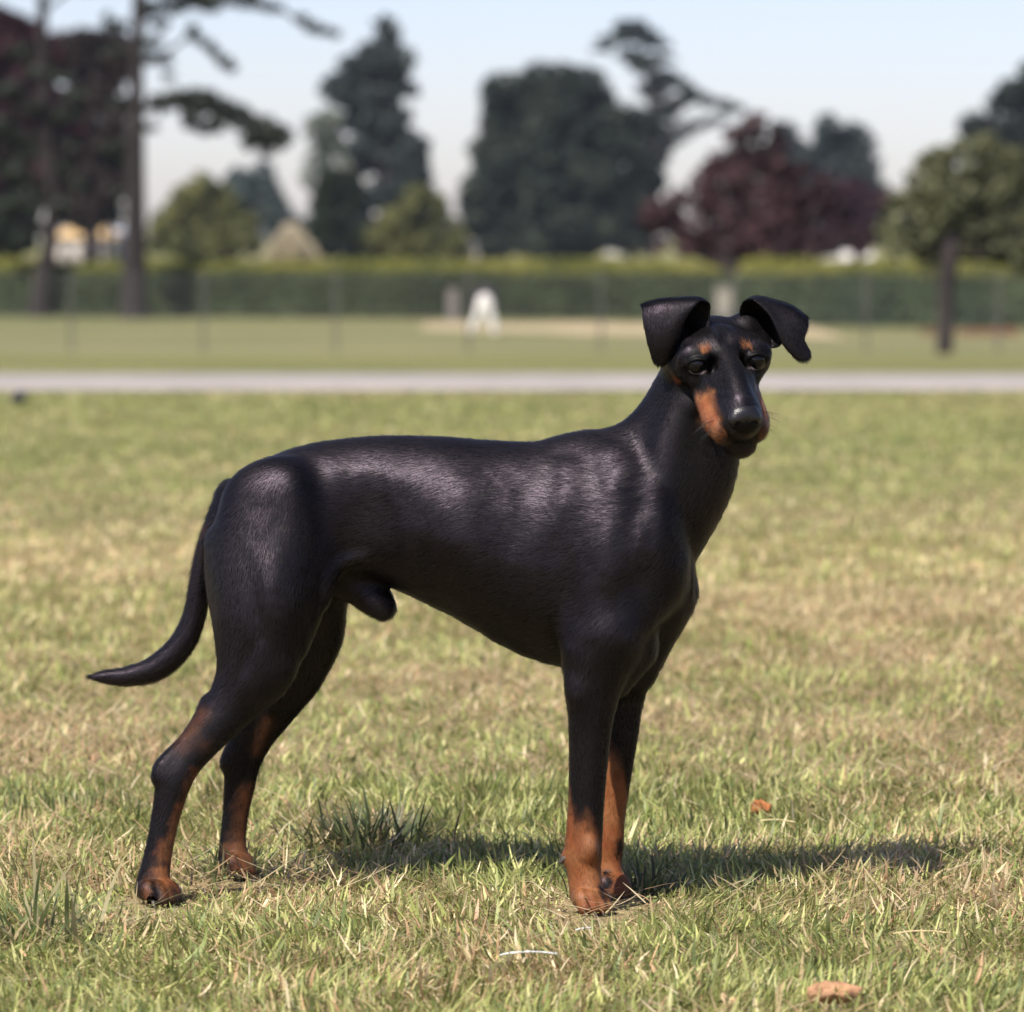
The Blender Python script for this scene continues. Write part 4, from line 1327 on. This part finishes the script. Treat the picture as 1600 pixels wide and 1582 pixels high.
def coat_tan(P):
    """0 black .. 1 tan, for points in (a,b,c)"""
    nz = fbm(P, 1 / 9.0, 3, 3) - 0.5
    t = np.zeros(len(P)); k = np.zeros(len(P))

    def cap(tgt, p, q, r, s=1.0, soft=7.0, m=None, D=2):
        p = np.array(p, float); q = np.array(q, float)
        X = P[:, :D]
        v = q - p
        tt = np.clip(((X - p) @ v) / (v @ v + 1e-9), 0, 1)
        d = np.linalg.norm(X - p - tt[:, None] * v, axis=1) - r + nz * 20
        w = np.clip(0.5 - d / (2 * soft), 0, 1) * s
        if m is not None: w = w * m
        np.maximum(tgt, w, out=tgt)
    nearf = (P[:, 2] < 0) & (P[:, 0] > 840) & (P[:, 0] < 1000) & (P[:, 1] > 1080)
    farf = (P[:, 2] >= 0) & (P[:, 0] > 840) & (P[:, 0] < 1050) & (P[:, 1] > 1060)
    nearh = (P[:, 2] < 0) & (P[:, 0] < 520) & (P[:, 1] > 1050)
    farh = (P[:, 2] >= 0) & (P[:, 0] < 540) & (P[:, 1] > 1050)
    # near foreleg
    b0 = np.interp(P[:, 0], [880, 890, 897, 905, 925, 935, 943, 950], [1195, 1215, 1258, 1262, 1262, 1285, 1308, 1325])
    t = np.maximum(t, np.clip((P[:, 1] - b0 + nz * 34) / 34, 0, 1) * (0.5 + 0.5 * np.clip((P[:, 1] - b0 + nz * 60) / 70, 0, 1)) * nearf)
    b1 = np.interp(P[:, 0], [930, 950, 962, 974, 980, 986, 995], [1130, 1140, 1160, 1180, 1215, 1330, 1345])
    t = np.maximum(t, np.clip((P[:, 1] - b1 + nz * 34) / 40, 0, 1) * (0.6 + 0.4 * np.clip((P[:, 1] - b1 + nz * 60) / 70, 0, 1)) * farf)
    cap(t, (308, 1206), (290, 1262), 7, 0.8, m=nearh)
    cap(t, (284, 1262), (264, 1345), 9, 0.75, m=nearh)
    cap(t, (256, 1320), (244, 1372), 9, 0.6, m=nearh)
    cap(t, (250, 1362), (268, 1392), 12, 1, m=nearh)
    cap(t, (240, 1378), (228, 1412), 10, 0.8, m=nearh)
    cap(t, (250, 1380), (240, 1405), 26, 0.35, m=nearh)
    cap(t, (318, 1112), (284, 1165), 9, 0.36, 12, m=nearh)
    cap(t, (300, 1160), (320, 1165), 8, 0.22, 12, m=nearh)
    cap(t, (390, 1240), (374, 1330), 15, 0.42, 12, m=farh)
    cap(t, (420, 1130), (400, 1170), 9, 0.3, 10, m=farh)
    cap(t, (372, 1330), (385, 1350), 20, 0.6, m=farh)
    cap(t, (338, 834, -8), (336, 872, -8), 15, 1, 4, D=3)
    # head
    for s in (-1, 1):
        cap(t, H(s * 46, 102, -36), H(s * 40, 142, -52), 27, 1, 8, D=3)
        cap(t, H(s * 56, 76, -40), H(s * 52, 88, -42), 15, 0.9, 8, D=3)
        cap(t, H(s * 33, 36, 33), H(s * 35, 36, 33), 6.5, 0.95, 4, D=3)
        cap(t, H(s * 70, 4, -32), H(s * 70, 8, -34), 9, 0.8, 4, D=3)
        cap(t, H(s * 20, 60, -78), H(s * 14, 10, -86), 18, 0.4, 10, D=3)
    # black marks on top of the tan
    cap(k, (941, 1385), (946, 1400), 5, 1, 4, m=nearf)
    cap(k, (944, 1300), (941, 1352), 4, 0.5, 5, m=nearf)
    cap(k, (968, 1318), (966, 1335), 5, 1, 4, m=farf)
    cap(k, (945, 1366), (948, 1384), 8, 1, 4, m=farf)
    cap(k, (240, 1378), (245, 1402), 5, 1, 4, m=nearh)
    cap(k, (206, 1370), (214, 1398), 8, 0.8, 4, m=nearh)
    cap(k, (258, 1202), (264, 1218), 16, 0.8, 6, m=nearh)
    cap(k, (266, 1390), (276, 1402), 6, 0.8, 5, m=nearh)
    cap(k, H(0, 166, -12), H(0, 60, 4), 23, 1, 4, D=3)
    cap(k, H(0, 172, -62), H(0, 140, -84), 24, 1, 4, D=3)
    cap(k, H(0, 176, -44), H(0, 150, -50), 23, 1, 4, D=3)
    for s in (-1, 1):
        cap(k, H(s * 36, 104, -68), H(s * 50, 36, -60), 6, 1, 3, D=3)
    return np.clip(t * (1 - k), 0, 1)


def coat_col(P, jitter=0.0):
    t = coat_tan(P)[:, None]
    n = fbm(P, 1 / 22.0, 9, 2)[:, None]
    tan = DTAN + (TAN - DTAN) * np.clip(n * 1.6 - 0.2, 0, 1)
    tan = np.where((P[:, :1] < 540) & (P[:, 1:2] > 1000), tan * 0.8, tan)
    c = BLACK + (tan - BLACK) * t ** 1.15
    if jitter:
        c = c * (1 + (rng.random((len(P), 1)) - 0.5) * jitter)
    return c


# materials of the dog
m_skin, nt, out = new_mat('dog_skin')
a_ = node(nt, 'ShaderNodeAttribute'); a_.attribute_name = 'col'
p_ = node(nt, 'ShaderNodeBsdfPrincipled')
p_.inputs['Roughness'].default_value = 0.55
p_.inputs['Specular IOR Level'].default_value = 0.15
nt.links.new(a_.outputs['Color'], p_.inputs['Base Color'])
nt.links.new(p_.outputs[0], out.inputs[0])

m_coat, nt, out = new_mat('dog_coat')
a_ = node(nt, 'ShaderNodeAttribute'); a_.attribute_name = 'col'
hr = node(nt, 'ShaderNodeBsdfHairPrincipled')
hr.model = 'CHIANG'
hr.parametrization = 'COLOR'
hr.inputs['Roughness'].default_value = 0.34
hr.inputs['Radial Roughness'].default_value = 0.5
hr.inputs['Coat'].default_value = 0.0
hr.inputs['Random Roughness'].default_value = 0.3
nt.links.new(a_.outputs['Color'], hr.inputs['Color'])
# the coat lies flat: part of its gloss follows the body under it
nn = node(nt, 'ShaderNodeAttribute'); nn.attribute_name = 'nrm'
pb = node(nt, 'ShaderNodeBsdfPrincipled')
pb.inputs['Roughness'].default_value = 0.44
pb.inputs['Specular IOR Level'].default_value = 0.62
pb.inputs['Specular Tint'].default_value = (0.98, 0.80, 1.0, 1)
nt.links.new(a_.outputs['Color'], pb.inputs['Base Color'])
nt.links.new(nn.outputs['Vector'], pb.inputs['Normal'])
ms = node(nt, 'ShaderNodeMixShader'); ms.inputs[0].default_value = 0.88
nt.links.new(hr.outputs[0], ms.inputs[1]); nt.links.new(pb.outputs[0], ms.inputs[2])
nt.links.new(ms.outputs[0], out.inputs[0])

m_whisk = simple_mat('whisker', (0.02, 0.02, 0.02), 0.4)
m_nose, nt, out = new_mat('dog_nose')
p_ = node(nt, 'ShaderNodeBsdfPrincipled')
p_.inputs['Base Color'].default_value = (0.008, 0.007, 0.009, 1)
p_.inputs['Roughness'].default_value = 0.38
vo = node(nt, 'ShaderNodeTexVoronoi'); vo.inputs['Scale'].default_value = 900
tc = node(nt, 'ShaderNodeTexCoord'); nt.links.new(tc.outputs['Object'], vo.inputs['Vector'])
b_ = node(nt, 'ShaderNodeBump'); b_.inputs['Strength'].default_value = 0.35; b_.inputs['Distance'].default_value = 0.0004
nt.links.new(vo.outputs['Distance'], b_.inputs['Height']); nt.links.new(b_.outputs[0], p_.inputs['Normal'])
nt.links.new(p_.outputs[0], out.inputs[0])

m_eye, nt, out = new_mat('dog_eye')
p_ = node(nt, 'ShaderNodeBsdfPrincipled')
p_.inputs['Base Color'].default_value = (0.004, 0.0035, 0.004, 1)
p_.inputs['Roughness'].default_value = 0.05
p_.inputs['Specular IOR Level'].default_value = 0.28
nt.links.new(p_.outputs[0], out.inputs[0])
m_lid = simple_mat('eye_rim', (0.09, 0.07, 0.075), 0.35, 0.1, spec=0.6)
m_claw = simple_mat('claw_horn', (0.06, 0.05, 0.045), 0.35, 0.3, 300, spec=0.5)

dog_root = Vector(tuple(WP(np.array([[650, 1400, 0]]))[0])); dog_root.z = 0
dog = empty('dog', dog_root)
tag(dog, 'black and tan smooth-coated terrier dog with folded ears standing side-on, looking at the camera', 'dog')
Wv = WP(V)
skin_col = coat_col(V) * np.array([0.8, 0.75, 0.75])
for (x, f, u) in EYES:         # paler bare rim under each eye
    rv = V - H(x, f + 15, u - 9.5)
    lx, lu, lf = rv @ HB[0], rv @ HB[2], rv @ HB[1]
    wr = np.clip(1.2 - np.sqrt((lx / 15) ** 2 + (lu / 3.6) ** 2 + (lf / 8) ** 2), 0, 1)[:, None]
    skin_col = skin_col * (1 - wr) + np.array([0.26, 0.20, 0.20]) * wr
body = np_mesh('body', Wv, Q, m_skin, dog, skin_col, smooth=True)


def blob(name, f_build, lo, hi, st, mat, it=2):
    g = Field(np.arange(lo[0], hi[0], st), np.arange(lo[1], hi[1], st), np.arange(lo[2], hi[2], st))
    f_build(g)
    v, q = g.nets()
    v = smooth_mesh(v, q, it)
    n = vert_normals(v, q)
    if ((v - v.mean(0)) * n).sum() < 0: q = q[:, ::-1]
    return np_mesh(name, WP(v), q, mat, dog, smooth=True)


def nose_build(g):
    def e(c, r, k=4, sub=False): g.ell(H(*c), r, k, HB, sub)
    e((0, 172, -19), (27, 14, 17), 4)
    e((0, 163, -11), (23, 16, 13), 6)
    e((0, 172, -30), (11, 9, 9), 6)
    for s in (-1, 1):
        e((s * 14, 176, -21), (11, 9, 11), 4)
        e((s * 12, 186, -23), (5.5, 9, 4.5), 3, True)
        g.chain([(*H(s * 15, 184, -24), 2.2), (*H(s * 25, 172, -27), 1.6)], 2, 1, True)
    g.chain([(*H(0, 186, -18), 1.6), (*H(0, 184, -40), 1.8)], 2, 1, True)


nc_ = H(0, 168, -20)
blob('nose', nose_build, nc_ - 42, nc_ + 42, 1.2, m_nose)
for (x, f, u) in EYES:
    bm = bmesh.new()
    bmesh.ops.create_uvsphere(bm, u_segments=32, v_segments=20, radius=16.5)
    vv = np.array([v.co[:] for v in bm.verts]); c_ = H(x, f + 4.5, u - 2.5)
    ww = WP(vv + c_)
    for v, w in zip(bm.verts, ww): v.co = w
    bmesh.ops.recalc_face_normals(bm, faces=bm.faces)
    me = bpy.data.meshes.new('eye'); bm.to_mesh(me); bm.free()
    me.polygons.foreach_set('use_smooth', np.ones(len(me.polygons), bool))
    link_mesh('eye', me, dog, [m_eye])


def tube_mesh(P, Rr, seg=8, cap=True):
    """tube along world points P with radii Rr -> V, quads"""
    P = np.asarray(P, float); n = len(P)
    T = np.gradient(P, axis=0); T /= np.linalg.norm(T, axis=1, keepdims=True) + 1e-12
    ref = np.array([0.13, 0.97, 0.2]) if abs(T[0, 1]) < 0.8 else np.array([1, 0.1, 0.1])
    Vv = []
    for i in range(n):
        a = np.cross(T[i], ref); a /= np.linalg.norm(a) + 1e-12
        b = np.cross(T[i], a)
        for s in range(seg):
            th = 2 * math.pi * s / seg
            Vv.append(P[i] + Rr[i] * (math.cos(th) * a + math.sin(th) * b))
    f = []
    for i in range(n - 1):
        for s in range(seg):
            f.append((i * seg + s, i * seg + (s + 1) % seg, (i + 1) * seg + (s + 1) % seg, (i + 1) * seg + s))
    Vv = np.array(Vv)
    if cap:
        for i, base in ((0, 0), (n - 1, (n - 1) * seg)):
            Vv = np.vstack([Vv, P[i]])
            c = len(Vv) - 1
            for s in range(0, seg, 2):
                q = (c, base + (s + 2) % seg, base + s + 1, base + s)
                f.append(q if i == 0 else q[::-1])
    return Vv, np.array(f)


for tip, tdir in TOES:
    P_ = np.array([tip + tdir * 4, tip + tdir * 11 + np.array([0, 1, 0]), tip + tdir * 17 + np.array([0, 5, 0])])
    v, q = tube_mesh(WP(catmull(P_, 3)), np.linspace(3.6, 0.9, 7) / PXM, 8)
    np_mesh('claw', v, q, m_claw, dog, smooth=True)
P_ = np.array([(886, 1340, -104), (880, 1343, -106), (875, 1349, -107)], float)
v, q = tube_mesh(WP(catmull(P_, 3)), np.linspace(5.5, 3.0, 7) / PXM, 8)
np_mesh('dewclaw', v, q, m_claw, dog, smooth=True)


# ---- the coat itself: short hairs lying along the body
def hair_object(name, Pts, rad, cols, mat, parent, nrm=None):
    """Pts (n,k,3) world points, rad (n,k), cols (n,3)"""
    n, k, _ = Pts.shape
    hc = bpy.data.hair_curves.new(name)
    hc.add_curves([k] * n)
    hc.attributes['position'].data.foreach_set('vector', (Pts - np.array(parent.location)).astype(np.float32).ravel())
    ra = hc.attributes.get('radius') or hc.attributes.new('radius', 'FLOAT', 'POINT')
    ra.data.foreach_set('value', rad.astype(np.float32).ravel())
    ca = hc.attributes.new('col', 'FLOAT_COLOR', 'CURVE')
    c4 = np.ones((n, 4), np.float32); c4[:, :3] = cols
    ca.data.foreach_set('color', c4.ravel())
    if nrm is not None:        # direction in which the skin under each hair faces (a up = -b, away = +c)
        na = hc.attributes.new('nrm', 'FLOAT_VECTOR', 'CURVE')
        nw = np.stack([nrm[:, 0], nrm[:, 2], -nrm[:, 1]], 1)
        na.data.foreach_set('vector', nw.astype(np.float32).ravel())
    hc.materials.append(mat)
    o = bpy.data.objects.new(name, hc)
    COL.objects.link(o)
    o.parent = parent
    return o


NH = 950000
Tq = np.vstack([Q[:, [0, 1, 2]], Q[:, [0, 2, 3]]])
ar = np.linalg.norm(np.cross(V[Tq[:, 1]] - V[Tq[:, 0]], V[Tq[:, 2]] - V[Tq[:, 0]]), axis=1) * 0.5
ctr = V[Tq].mean(1)
hf = HO
dens = np.where((ctr[:, 0] > 1000) & (ctr[:, 1] < 720), 2.0, 1.0) * np.where(ctr[:, 2] > 60, 0.6, 1.0)
pr = ar * dens; pr /= pr.sum()
ti = rng.choice(len(Tq), NH, p=pr)
r1 = np.sqrt(rng.random(NH))[:, None]; r2 = rng.random(NH)[:, None]
w0, w1, w2 = 1 - r1, r1 * (1 - r2), r1 * r2
def bary(A): return A[Tq[ti, 0]] * w0 + A[Tq[ti, 1]] * w1 + A[Tq[ti, 2]] * w2
hp, hn, hd = bary(V), bary(N), bary(fd)
hn /= np.linalg.norm(hn, axis=1, keepdims=True) + 1e-9
# keep the eyes, the nose and the lids clear
keep = np.ones(NH, bool)
for (x, f, u) in EYES:
    c_ = H(x, f + 12, u)
    rel = hp - c_
    lx, lu, lf = rel @ HB[0], rel @ HB[2], rel @ HB[1]
    keep &= ~(((lx / 19) ** 2 + ((lu - 1) / 15) ** 2 < 1) & (np.abs(lf) < 16))
rel = hp - H(0, 172, -20)
keep &= ~((np.abs(rel @ HB[0] / 24) ** 2 + np.abs(rel @ HB[2] / 17) ** 2 < 1) & (rel @ HB[1] > -16))
hp, hn, hd = hp[keep], hn[keep], hd[keep]
NH = len(hp)
hd_ = np.linalg.norm(hp - H(0, 20, -10), axis=1)
onhead = (np.linalg.norm(hp - H(0, 40, 0), axis=1) < 175) & (hp[:, 1] < 720) & (hp[:, 0] > 1000)
ln = 5.8 + 6.4 * np.clip((hd_ - 100) / 110, 0, 1)
ln = np.where((hp[:, 0] < 350) & (hp[:, 1] < 1085) & (hp[:, 2] > -60), 15.0, ln)
ln = np.where((hp[:, 1] > 1100), 7.5, ln)
ln = ln * (0.6 + 0.7 * rng.random(NH))
jit = rng.normal(size=(NH, 3)) * 0.10
lift = 0.07 + 0.12 * rng.random(NH)
d1 = hd + hn * (lift * 1.5)[:, None] + jit
d2 = hd + hn * (lift * 0.35)[:, None] + jit * 1.2
p0 = hp - hn * 0.8
p1 = p0 + d1 * (ln * 0.45)[:, None]
p2 = p1 + d2 * (ln * 0.55)[:, None]
pts = np.stack([WP(p0), WP(p1), WP(p2)], 1)
rad = np.stack([np.full(NH, 0.19), np.full(NH, 0.15), np.full(NH, 0.05)], 1) / PXM * (0.8 + 0.2 * np.clip((hd_ - 100) / 110, 0, 1))[:, None]
hair_object('fur_coat', pts, rad, coat_col(hp + rng.normal(size=hp.shape) * 2.2, 0.6), m_coat, dog, hn + rng.normal(size=hn.shape) * 0.07 + hd * 0.08)

# whiskers
wp = []
for s in (-1, 1):
    for i in range(16):
        b_ = H(s * (22 + rnd.random() * 8), 110 + rnd.random() * 35, -34 - rnd.random() * 14)
        dr = HB[0] * s * 0.9 + HB[1] * (0.1 + rnd.random() * 0.3) + HB[2] * (rnd.random() * 0.7 - 0.55)
        L = 26 + rnd.random() * 26
        wp.append([b_, b_ + dr * L * 0.5, b_ + dr * L + np.array([0, L * 0.12, 0])])
wp = np.array(wp)
pts = WP(wp.reshape(-1, 3)).reshape(-1, 3, 3)
hair_object('whiskers', pts, np.tile(np.array([0.34, 0.26, 0.08]) / PXM, (len(pts), 1)), np.full((len(pts), 3), 0.01), m_whisk, dog)
# ================================================================== grass
m_blade = leaf_mat('grass_blade', 0.38, 0.45, 0.3)
GREENS = np.array([(0.205, 0.240, 0.070), (0.265, 0.290, 0.092), (0.345, 0.350, 0.130), (0.42, 0.41, 0.18), (0.145, 0.180, 0.065)])
STRAWS = np.array([(0.42, 0.33, 0.18), (0.54, 0.43, 0.25), (0.64, 0.54, 0.35), (0.36, 0.265, 0.14), (0.42, 0.27, 0.155)])


def dryness(xy):
    """0 green .. 1 straw, in patches"""
    a = fbm(xy, 1.5, 41, 3); b = fbm(xy, 6.0, 43, 2)
    v = 0.65 * a + 0.35 * b
    return np.clip((v - 0.40) / 0.26, 0, 1)


def blades(x, y, h, w, lean, bend, az, cols, z=None, rows=4, roll=None):
    """curved tapering blades as quads strips"""
    n = len(x)
    z0 = (gz(y) - 0.002) if z is None else z
    t = np.linspace(0, 1, rows)
    ca, sa = np.cos(az), np.sin(az)
    P = []
    ang = lean[:, None] + bend[:, None] * t[None, :]           # angle from the vertical along the blade
    dl = h[:, None] / (rows - 1)
    hor = np.concatenate([np.zeros((n, 1)), np.cumsum(np.sin(ang[:, :-1]) * dl, 1)], 1)
    ver = np.concatenate([np.zeros((n, 1)), np.cumsum(np.cos(ang[:, :-1]) * dl, 1)], 1)
    rl = az + math.pi / 2 if roll is None else roll
    cw, sw = np.cos(rl), np.sin(rl)
    wt = np.array([0.8, 1.0, 0.75, 0.12]) if rows == 4 else np.interp(np.linspace(0, 1, rows), [0, .3, .7, 1], [0.8, 1, .75, .1])
    V_ = np.zeros((n, rows, 2, 3))
    for k, sg in enumerate((-1, 1)):
        V_[:, :, k, 0] = x[:, None] + hor * ca[:, None] + sg * cw[:, None] * w[:, None] * wt * 0.5
        V_[:, :, k, 1] = y[:, None] + hor * sa[:, None] + sg * sw[:, None] * w[:, None] * wt * 0.5
        V_[:, :, k, 2] = z0[:, None] + ver
    base = np.arange(n)[:, None] * rows * 2
    F_ = []
    for r in range(rows - 1):
        F_.append(np.concatenate([base + 2 * r, base + 2 * r + 1, base + 2 * r + 3, base + 2 * r + 2], 1))
    F_ = np.stack(F_, 1).reshape(-1, 4)
    shade = np.array([0.7, 0.9, 1.05, 1.15])[:, None] if rows == 4 else np.linspace(0.7, 1.15, rows)[:, None]
    C_ = np.repeat((cols[:, None, :] * np.ones((1, rows, 1)))[:, :, None, :], 2, 2)
    return V_.reshape(-1, 3), F_, C_.reshape(-1, 3)


def scatter(n, y0, y1, spread, g):
    """points on the lawn, in a wedge that follows the view but reaches past it on both sides"""
    y = np.sqrt(g.random(n) * (y1 ** 2 - y0 ** 2) + y0 ** 2)
    x = (g.random(n) * 2 - 1) * (0.112 * y + spread)
    return x, y


def pick_cols(g, xy, dry_bias=0.0):
    n = len(xy)
    dr = dryness(xy) + dry_bias
    farr = np.clip((xy[:, 1] - 5.0) / 3.0, 0, 1)
    belt = np.clip(1 - np.abs(xy[:, 1] - 8.4) / 2.6, 0, 1)          # a bleached belt behind the dog
    isd = g.random(n) < (0.06 + 0.07 * farr + 0.28 * belt + (0.46 - 0.20 * farr) * dr)
    c = GREENS[g.integers(0, len(GREENS), n)]
    c[isd] = STRAWS[g.integers(0, len(STRAWS), isd.sum())]
    tint = 0.55 + 0.85 * g.random(n)
    return c * (tint * (1.27 + 0.22 * belt))[:, None], isd, dr


PAWS = [WP(np.array([[a_, 1400, c_]]))[0] for a_, c_ in ((922, -110), (952, 72), (240, -180), (368, 148))]


def lawn(name, n, y0, y1, spread, hmu, wmu, seed, lab):
    """upright blades over a matted layer of bent and lying ones"""
    g = np.random.default_rng(seed)
    x, y = scatter(n, y0, y1, spread, g)
    xy = np.c_[x, y]
    cols, isd, dr = pick_cols(g, xy)
    lump = np.clip(fbm(xy, 3.6, 51, 3) * 2.6 - 0.8, 0, 1)
    mat_ = g.random(n) < 0.70 - 0.25 * lump           # lying
    h = hmu * (0.5 + 1.0 * g.random(n) ** 1.5) * (0.6 + 0.9 * lump) * (1 - 0.35 * np.clip(dr, 0, 1))
    h = np.where(mat_, hmu * (0.6 + 1.2 * g.random(n)), h)
    w = wmu * (0.5 + 0.9 * g.random(n) ** 1.3)
    for q in PAWS:        # trodden flat round the paws
        h = h * np.clip(np.hypot((x - q[0]) / 0.046, (y - q[1] + 0.03) / 0.085) * 0.8 - 0.35, 0.14, 1)
    lean = np.where(mat_, 1.05 + 0.30 * g.normal(size=n), np.abs(g.normal(size=n)) * 0.5)
    bend = np.where(mat_, g.normal(size=n) * 0.7, g.random(n) * 1.5)
    # neighbouring blades lean much the same way
    az = 2 * math.pi * 1.6 * fbm(xy, 9.0, seed * 3 + 1, 2) + g.normal(size=n) * 0.9
    z = gz(y) - 0.002 + np.where(mat_, 0.008 * g.random(n), 0)
    v, f, c = blades(x, y, h, w, lean, bend, az, cols, z=z, roll=az + math.pi / 2 + g.normal(size=n) * 0.5)
    o = np_mesh(name, v, f, m_blade, None, c)
    return tag(o, lab, 'grass', kind='stuff')


lawn('grass', 95000, 3.15, 4.9, 0.25, 0.0145, 0.0020, 1, 'short mown grass under and around the dog')
lawn('grass', 150000, 4.9, 9.0, 0.40, 0.0125, 0.0024, 2, 'short mown grass a little behind the dog')
lawn('grass', 190000, 9.0, 17.2, 0.8, 0.011, 0.0036, 3, 'short mown grass stretching to the path')
lawn('grass', 70000, 2.2, 4.9, 1.4, 0.018, 0.0028, 4, 'short mown grass at both sides of the dog')
lawn('grass', 110000, 4.9, 17.2, 2.6, 0.016, 0.0042, 5, 'short mown grass spreading wide to both sides')

# long dead clippings lying on the turf
g = np.random.default_rng(9)
n = 16000
x, y = scatter(n * 3, 3.2, 7.5, 0.3, g)
k = g.random(len(x)) < 0.12 + 0.9 * dryness(np.c_[x, y])
x, y = x[k][:n], y[k][:n]; n = len(x)
v, f, c = blades(x, y, 0.018 + 0.04 * g.random(n) ** 1.6, 0.0011 + 0.0012 * g.random(n), 1.15 + 0.35 * g.random(n), g.normal(size=n) * 0.35, g.random(n) * 6.283,
                 STRAWS[g.integers(0, 5, n)] * (0.85 + 0.5 * g.random(n))[:, None], z=gz(y) + 0.003 + 0.011 * g.random(n))
tag(np_mesh('dry_clippings', v, f, m_blade, None, c), 'straw-coloured dead grass clippings strewn over the turf', 'clippings', kind='stuff')


def tuft(px, py, n, hmu, spread, cols, label, seed, lean=0.5, wmu=0.003, name='grass_tuft', grp=None):
    g = np.random.default_rng(seed)
    d = d_of(py)
    cx, cy, _ = at(px, py, d)
    x = cx + g.normal(size=n) * spread; y = cy + g.normal(size=n) * spread * 0.8
    out_az = np.arctan2(y - cy, x - cx) + g.normal(size=n) * 0.7
    c = np.array(cols)[g.integers(0, len(cols), n)] * (0.8 + 0.4 * g.random(n))[:, None]
    v, f, c = blades(x, y, hmu * (0.45 + 0.75 * g.random(n)), wmu * (0.7 + 0.6 * g.random(n)), np.abs(g.normal(size=n)) * lean, 0.3 + 0.8 * g.random(n), out_az, c, rows=6)
    o = np_mesh(name, v, f, m_blade, None, c)
    return tag(o, label, 'grass tuft', grp)


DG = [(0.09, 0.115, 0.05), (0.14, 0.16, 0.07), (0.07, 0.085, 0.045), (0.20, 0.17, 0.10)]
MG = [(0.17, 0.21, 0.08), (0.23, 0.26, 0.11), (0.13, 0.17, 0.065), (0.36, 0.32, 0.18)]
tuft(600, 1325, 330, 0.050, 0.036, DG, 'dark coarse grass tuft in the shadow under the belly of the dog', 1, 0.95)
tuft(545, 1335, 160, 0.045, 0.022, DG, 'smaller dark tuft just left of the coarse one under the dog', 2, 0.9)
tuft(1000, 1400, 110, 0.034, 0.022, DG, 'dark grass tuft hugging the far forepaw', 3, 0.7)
tuft(60, 1480, 90, 0.085, 0.03, MG, 'long-bladed green tuft near the bottom left corner', 5, 0.9, 0.0035)
tuft(100, 1275, 90, 0.03, 0.04, MG, 'dense green tuft left of the near hind paw', 6, 0.5)
tuft(375, 1372, 90, 0.034, 0.02, MG, 'low tuft rising before the far hind paw', 10, 0.6)


def curved_leaf(name, px, py, L, Wd, az, curl, col, label, cat, seed, rough=0.7, z=0.018, jag=0.0006, tilt=0.55):
    """a fallen leaf: pointed blade, curled across, with thickness"""
    g = np.random.default_rng(seed)
    d = d_of(py); cx, cy, _ = at(px, py, d)
    nu, nv = 14, 9
    V_ = []
    for i in range(nu):
        u = i / (nu - 1)
        wd = Wd * math.sin(math.pi * min(1, u * 0.96 + 0.04)) ** 0.8 * (1 + 0.18 * math.sin(u * 19 + seed))
        for j in range(nv):
            v = (j / (nv - 1)) * 2 - 1
            x_ = (u - 0.5) * L; y_ = v * wd / 2
            z_ = curl * abs(v) ** 1.6 * Wd * 0.6 + 0.2 * curl * L * (u - 0.5) ** 2 - (0.25 * L * (u - 0.5) ** 2 if jag < 0.001 else 0) + jag * g.normal()
            V_.append((x_, y_, z_ + (tilt * y_ if jag > 0.0005 else 0)))
    V_ = np.array(V_); ca, sa = math.cos(az), math.sin(az)
    W_ = np.c_[cx + V_[:, 0] * ca - V_[:, 1] * sa, cy + V_[:, 0] * sa + V_[:, 1] * ca, float(gz(d)) + z + V_[:, 2]]
    F_ = np.array([(i * nv + j, (i + 1) * nv + j, (i + 1) * nv + j + 1, i * nv + j + 1) for i in range(nu - 1) for j in range(nv - 1)])
    m = simple_mat(name + '_skin', col, rough, 0.45, 90, 0.4)
    o = np_mesh(name, W_, F_, m, None, None, True)
    sm = o.modifiers.new('thick', 'SOLIDIFY'); sm.thickness = 0.0006
    return tag(o, label, cat)


curved_leaf('fallen_leaf', 1190, 1290, 0.020, 0.015, 0.4, 0.9, (0.34, 0.13, 0.045), 'small curled orange-brown fallen leaf on the dry grass right of the dog', 'leaf', 1, z=0.010)
curved_leaf('fallen_leaf', 1305, 1588, 0.040, 0.020, 0.1, 0.9, (0.40, 0.22, 0.12), 'brown curled fallen leaf cut by the bottom edge of the photo', 'leaf', 2, z=0.007, tilt=0.3)
curved_leaf('fallen_leaf', 1140, 1592, 0.022, 0.011, 1.3, 0.6, (0.62, 0.47, 0.27), 'pale buff leaf at the bottom edge left of the brown one', 'leaf', 3, z=0.007)
curved_leaf('dead_blade', 826, 1535, 0.044, 0.0032, 0.12, 0.3, (0.80, 0.80, 0.76), 'flat bleached white grass blade in the middle foreground', 'grass blade', 4, z=0.020, jag=0.00015)
curved_leaf('dead_blade', 912, 1492, 0.016, 0.0026, 0.7, 0.3, (0.80, 0.80, 0.76), 'short bleached white blade below the near forepaw', 'grass blade', 5, z=0.018, jag=0.00015)
curved_leaf('dead_blade', 1215, 1318, 0.035, 0.0016, -0.35, 0.3, (0.70, 0.58, 0.32), 'straight straw-yellow stalk beside the small orange leaf', 'grass blade', 6, z=0.020, jag=0.0001)
curved_leaf('dead_blade', 1440, 1500, 0.045, 0.0016, 0.02, 0.3, (0.62, 0.48, 0.27), 'long buff stalk lying level at the lower right', 'grass blade', 7, z=0.020, jag=0.0001)
